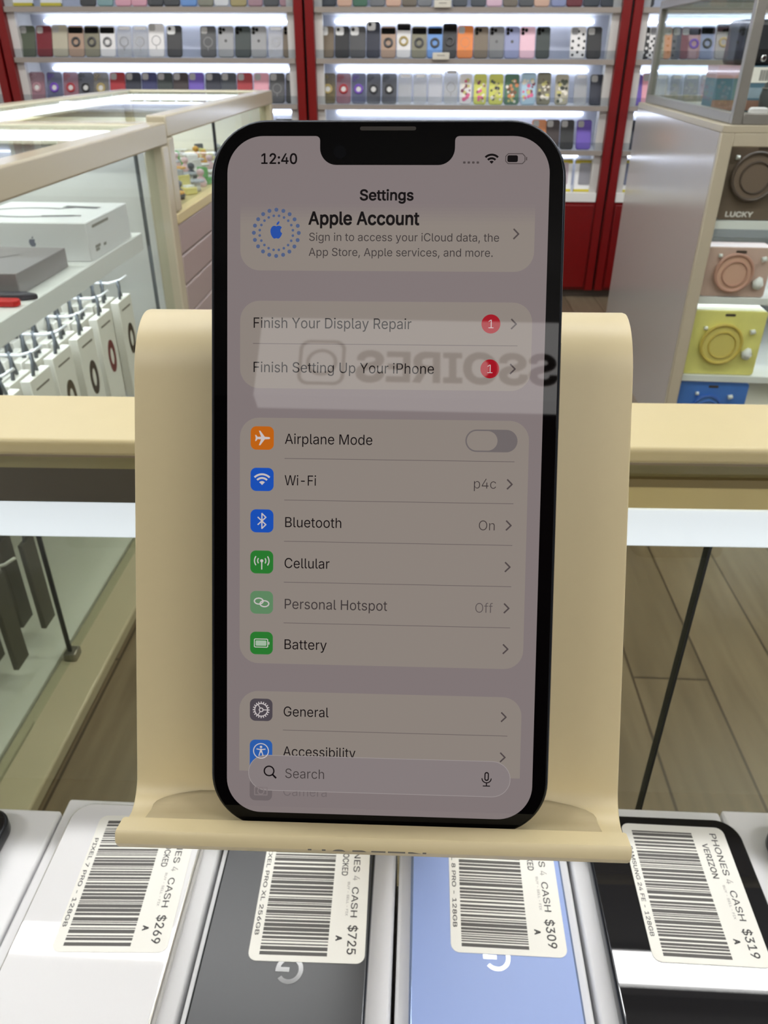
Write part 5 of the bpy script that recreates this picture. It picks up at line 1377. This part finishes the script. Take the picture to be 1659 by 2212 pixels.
# account emblem
g = G()
UI_BLUE = ui('emblem_blue', (34, 72, 150)); UI_DOT = ui('dot_blue', (74, 88, 122))
ox, oy = px(60.3, 115.4)
apple(g, ox, oy, S * 1.03, 0.09, UI_BLUE)
for i in range(20):
    a = 2 * math.pi * i / 20
    ucirc(g, 60.3 + 27.6 * math.sin(a), 114.9 + 27.6 * math.cos(a), 2.4, UI_DOT)
    ucirc(g, 60.3 + 20.6 * math.sin(a + .157), 114.9 + 20.6 * math.cos(a + .157), 1.6, UI_DOT)
sp(g, 'account_emblem')
# red badges
UI_RED = ui('badge_red', (150, 14, 30))
for y in (222.4, 276.6):
    g = G()
    ucirc(g, 324, y, 11.5, UI_RED, 0.08, 32)
    ut(g, '1', 324, y + 5.2, 10.4, UI_WHT, -4, align='c')
    sp(g, 'notification_badge')
# toggle
g = G()
UI_TRK = ui('toggle_track', (104, 97, 97))
ur(g, 296, 360, 350.6, 378.2, 13.8, 0.08, UI_TRK)
ur(g, 297.8, 335.5, 352.4, 376.4, 12, 0.085, UI_CARD)
sp(g, 'toggle_switch')
# app icons
def icon(y, col, draw, y1=None):
    g = G()
    if y1:
        ur(g, 29.5, 58.5, y - 14.5, y1, 7, 0.06, col, (0, 0, 1, 1))
    else:
        ur(g, 29.5, 58.5, y - 14.5, y + 14.5, 7, 0.06, col)
    draw(g, 44.0, y)
    return sp(g, 'app_icon')
W_ = UI_WHT
def airplane(g, x, y):
    P = [(10, 0), (9, 1.2), (3.2, 1.6), (-2.4, 9), (-4.2, 9), (-1.4, 1.6), (-5.8, 1.4), (-7.6, 3.8), (-8.9, 3.8), (-8.1, 0), (-8.9, -3.8), (-7.6, -3.8), (-5.8, -1.4), (-1.4, -1.6), (-4.2, -9), (-2.4, -9), (3.2, -1.6), (9, -1.2)]
    fill(g, [px(x + a, y + b) for a, b in P], 0.09, W_)
def wifi(g, x, y):
    for r0, r1 in ((12.2, 14.6), (7.6, 10.0)):
        g.flat([px(x + a, y + 7 - b) for a, b in arc_band(0, 0, r0, r1, 45, 135, 14)], 0.09, W_)
    g.flat([px(x + a, y + 7 - b) for a, b in [(0, 0)] + [(5 * math.cos(R(t)), 5 * math.sin(R(t))) for t in range(45, 136, 15)]], 0.09, W_)
def bluetooth(g, x, y):
    ustroke(g, [(x - 5, y - 4.6), (x + 5, y + 4.6), (x, y + 9.4), (x, y - 9.4), (x + 5, y - 4.6), (x - 5, y + 4.6)], 1.5, W_)
def cellular(g, x, y):
    ucirc(g, x, y - 1.6, 2.0, W_)
    ustroke(g, [(x, y - 1), (x, y + 9)], 1.4, W_)
    for r in (5.2, 9.2):
        for a0 in (-38, 142):
            g.flat([px(x + a, y - 1.6 - b) for a, b in arc_band(0, 0, r - .7, r + .7, a0, a0 + 76, 10)], 0.09, W_)
def hotspot(g, x, y):
    for dx, dy in ((-3.6, -1.6), (3.6, 1.6)):
        ustroke(g, [(x + dx + 5.6 * math.cos(t * .35), y + dy + 3.8 * math.sin(t * .35)) for t in range(18)], 1.5, W_, closed=True)
def battery(g, x, y):
    P = [(-9, -4.4), (-8, -5.2), (7, -5.2), (8, -4.4), (8, 4.4), (7, 5.2), (-8, 5.2), (-9, 4.4)]
    ustroke(g, [(x + a, y + b) for a, b in P], 1.1, W_, closed=True)
    ur(g, x - 7.4, x + 6.4, y - 3.4, y + 3.4, 1.2, 0.092, ui('battery_fill', (150, 172, 150)))
    ur(g, x + 9, x + 10.2, y - 1.8, y + 1.8, .5, 0.09, W_)
def gear(g, x, y):
    for i in range(20):
        a = 2 * math.pi * i / 20
        ustroke(g, [(x + 8.4 * math.cos(a), y + 8.4 * math.sin(a)), (x + 10.4 * math.cos(a), y + 10.4 * math.sin(a))], 1.3, W_)
    for r in (8.2, 2.4):
        ustroke(g, [(x + r * math.cos(2 * math.pi * i / 24), y + r * math.sin(2 * math.pi * i / 24)) for i in range(24)], 1.2, W_, closed=True)
    for a in (0, 120, 240):
        ustroke(g, [(x + 2.4 * math.cos(R(a)), y + 2.4 * math.sin(R(a))), (x + 8.2 * math.cos(R(a)), y + 8.2 * math.sin(R(a)))], 1.1, W_)
def access(g, x, y):
    ustroke(g, [(x + 9.6 * math.cos(2 * math.pi * i / 28), y + 9.6 * math.sin(2 * math.pi * i / 28)) for i in range(28)], 1.2, W_, closed=True)
    ucirc(g, x, y - 5.2, 1.6, W_)
    ustroke(g, [(x - 5.4, y - 2.4), (x, y - 1.6), (x + 5.4, y - 2.4)], 1.3, W_)
    ustroke(g, [(x - 2.6, y + 6.2), (x - 1, y + .8), (x + 1, y + .8), (x + 2.6, y + 6.2)], 1.3, W_)
    ustroke(g, [(x, y - 2), (x, y + 1.4)], 2.6, W_)
def camera_faded(g, x, y):
    ustroke(g, [(x - 8, y - 3), (x + 8, y - 3), (x + 8, y + 7), (x - 8, y + 7)], 1.4, UI_BG, closed=True)
    ustroke(g, [(x + 4 * math.cos(2 * math.pi * i / 16), y + 2 + 4 * math.sin(2 * math.pi * i / 16)) for i in range(16)], 1.3, UI_BG, closed=True)
icon(364.7, ui('icon_orange', (178, 92, 20)), airplane)
icon(416.2, ui('icon_blue', (24, 74, 168)), wifi)
icon(468.2, ui('icon_blue', (24, 74, 168)), bluetooth)
icon(520.1, ui('icon_green', (38, 112, 44)), cellular)
icon(571.4, ui('icon_pale_green', (88, 126, 90)), hotspot)
icon(623.5, ui('icon_green', (38, 112, 44)), battery)
icon(709.8, ui('icon_grey', (72, 66, 72)), gear)
icon(763.4, ui('icon_sky', (40, 86, 158)), access, 790)
icon(814.2, UI_FADE, camera_faded)
g = G()
ustroke(g, [(54.5 + 6.2 * math.cos(2 * math.pi * i / 22), 789.4 + 6.2 * math.sin(2 * math.pi * i / 22)) for i in range(22)], 1.7, UI_TXT, closed=True)
ustroke(g, [(59, 794), (63.2, 798.2)], 2.2, UI_TXT)
sp(g, 'search_icon')
g = G()
ur(g, 329.4, 335.0, 782.6, 794.2, 2.8, 0.09, UI_TXT)
ur(g, 330.8, 333.6, 784.2, 792.6, 1.4, 0.092, UI_PILL)
g.flat([px(332.2 + a, 790.8 - b) for a, b in arc_band(0, 0, 5.2, 6.5, 180, 360, 14)], 0.09, UI_TXT)
ustroke(g, [(332.2, 797), (332.2, 800.6)], 1.3, UI_TXT)
ustroke(g, [(328, 800.8), (336.4, 800.8)], 1.3, UI_TXT)
sp(g, 'microphone_icon')
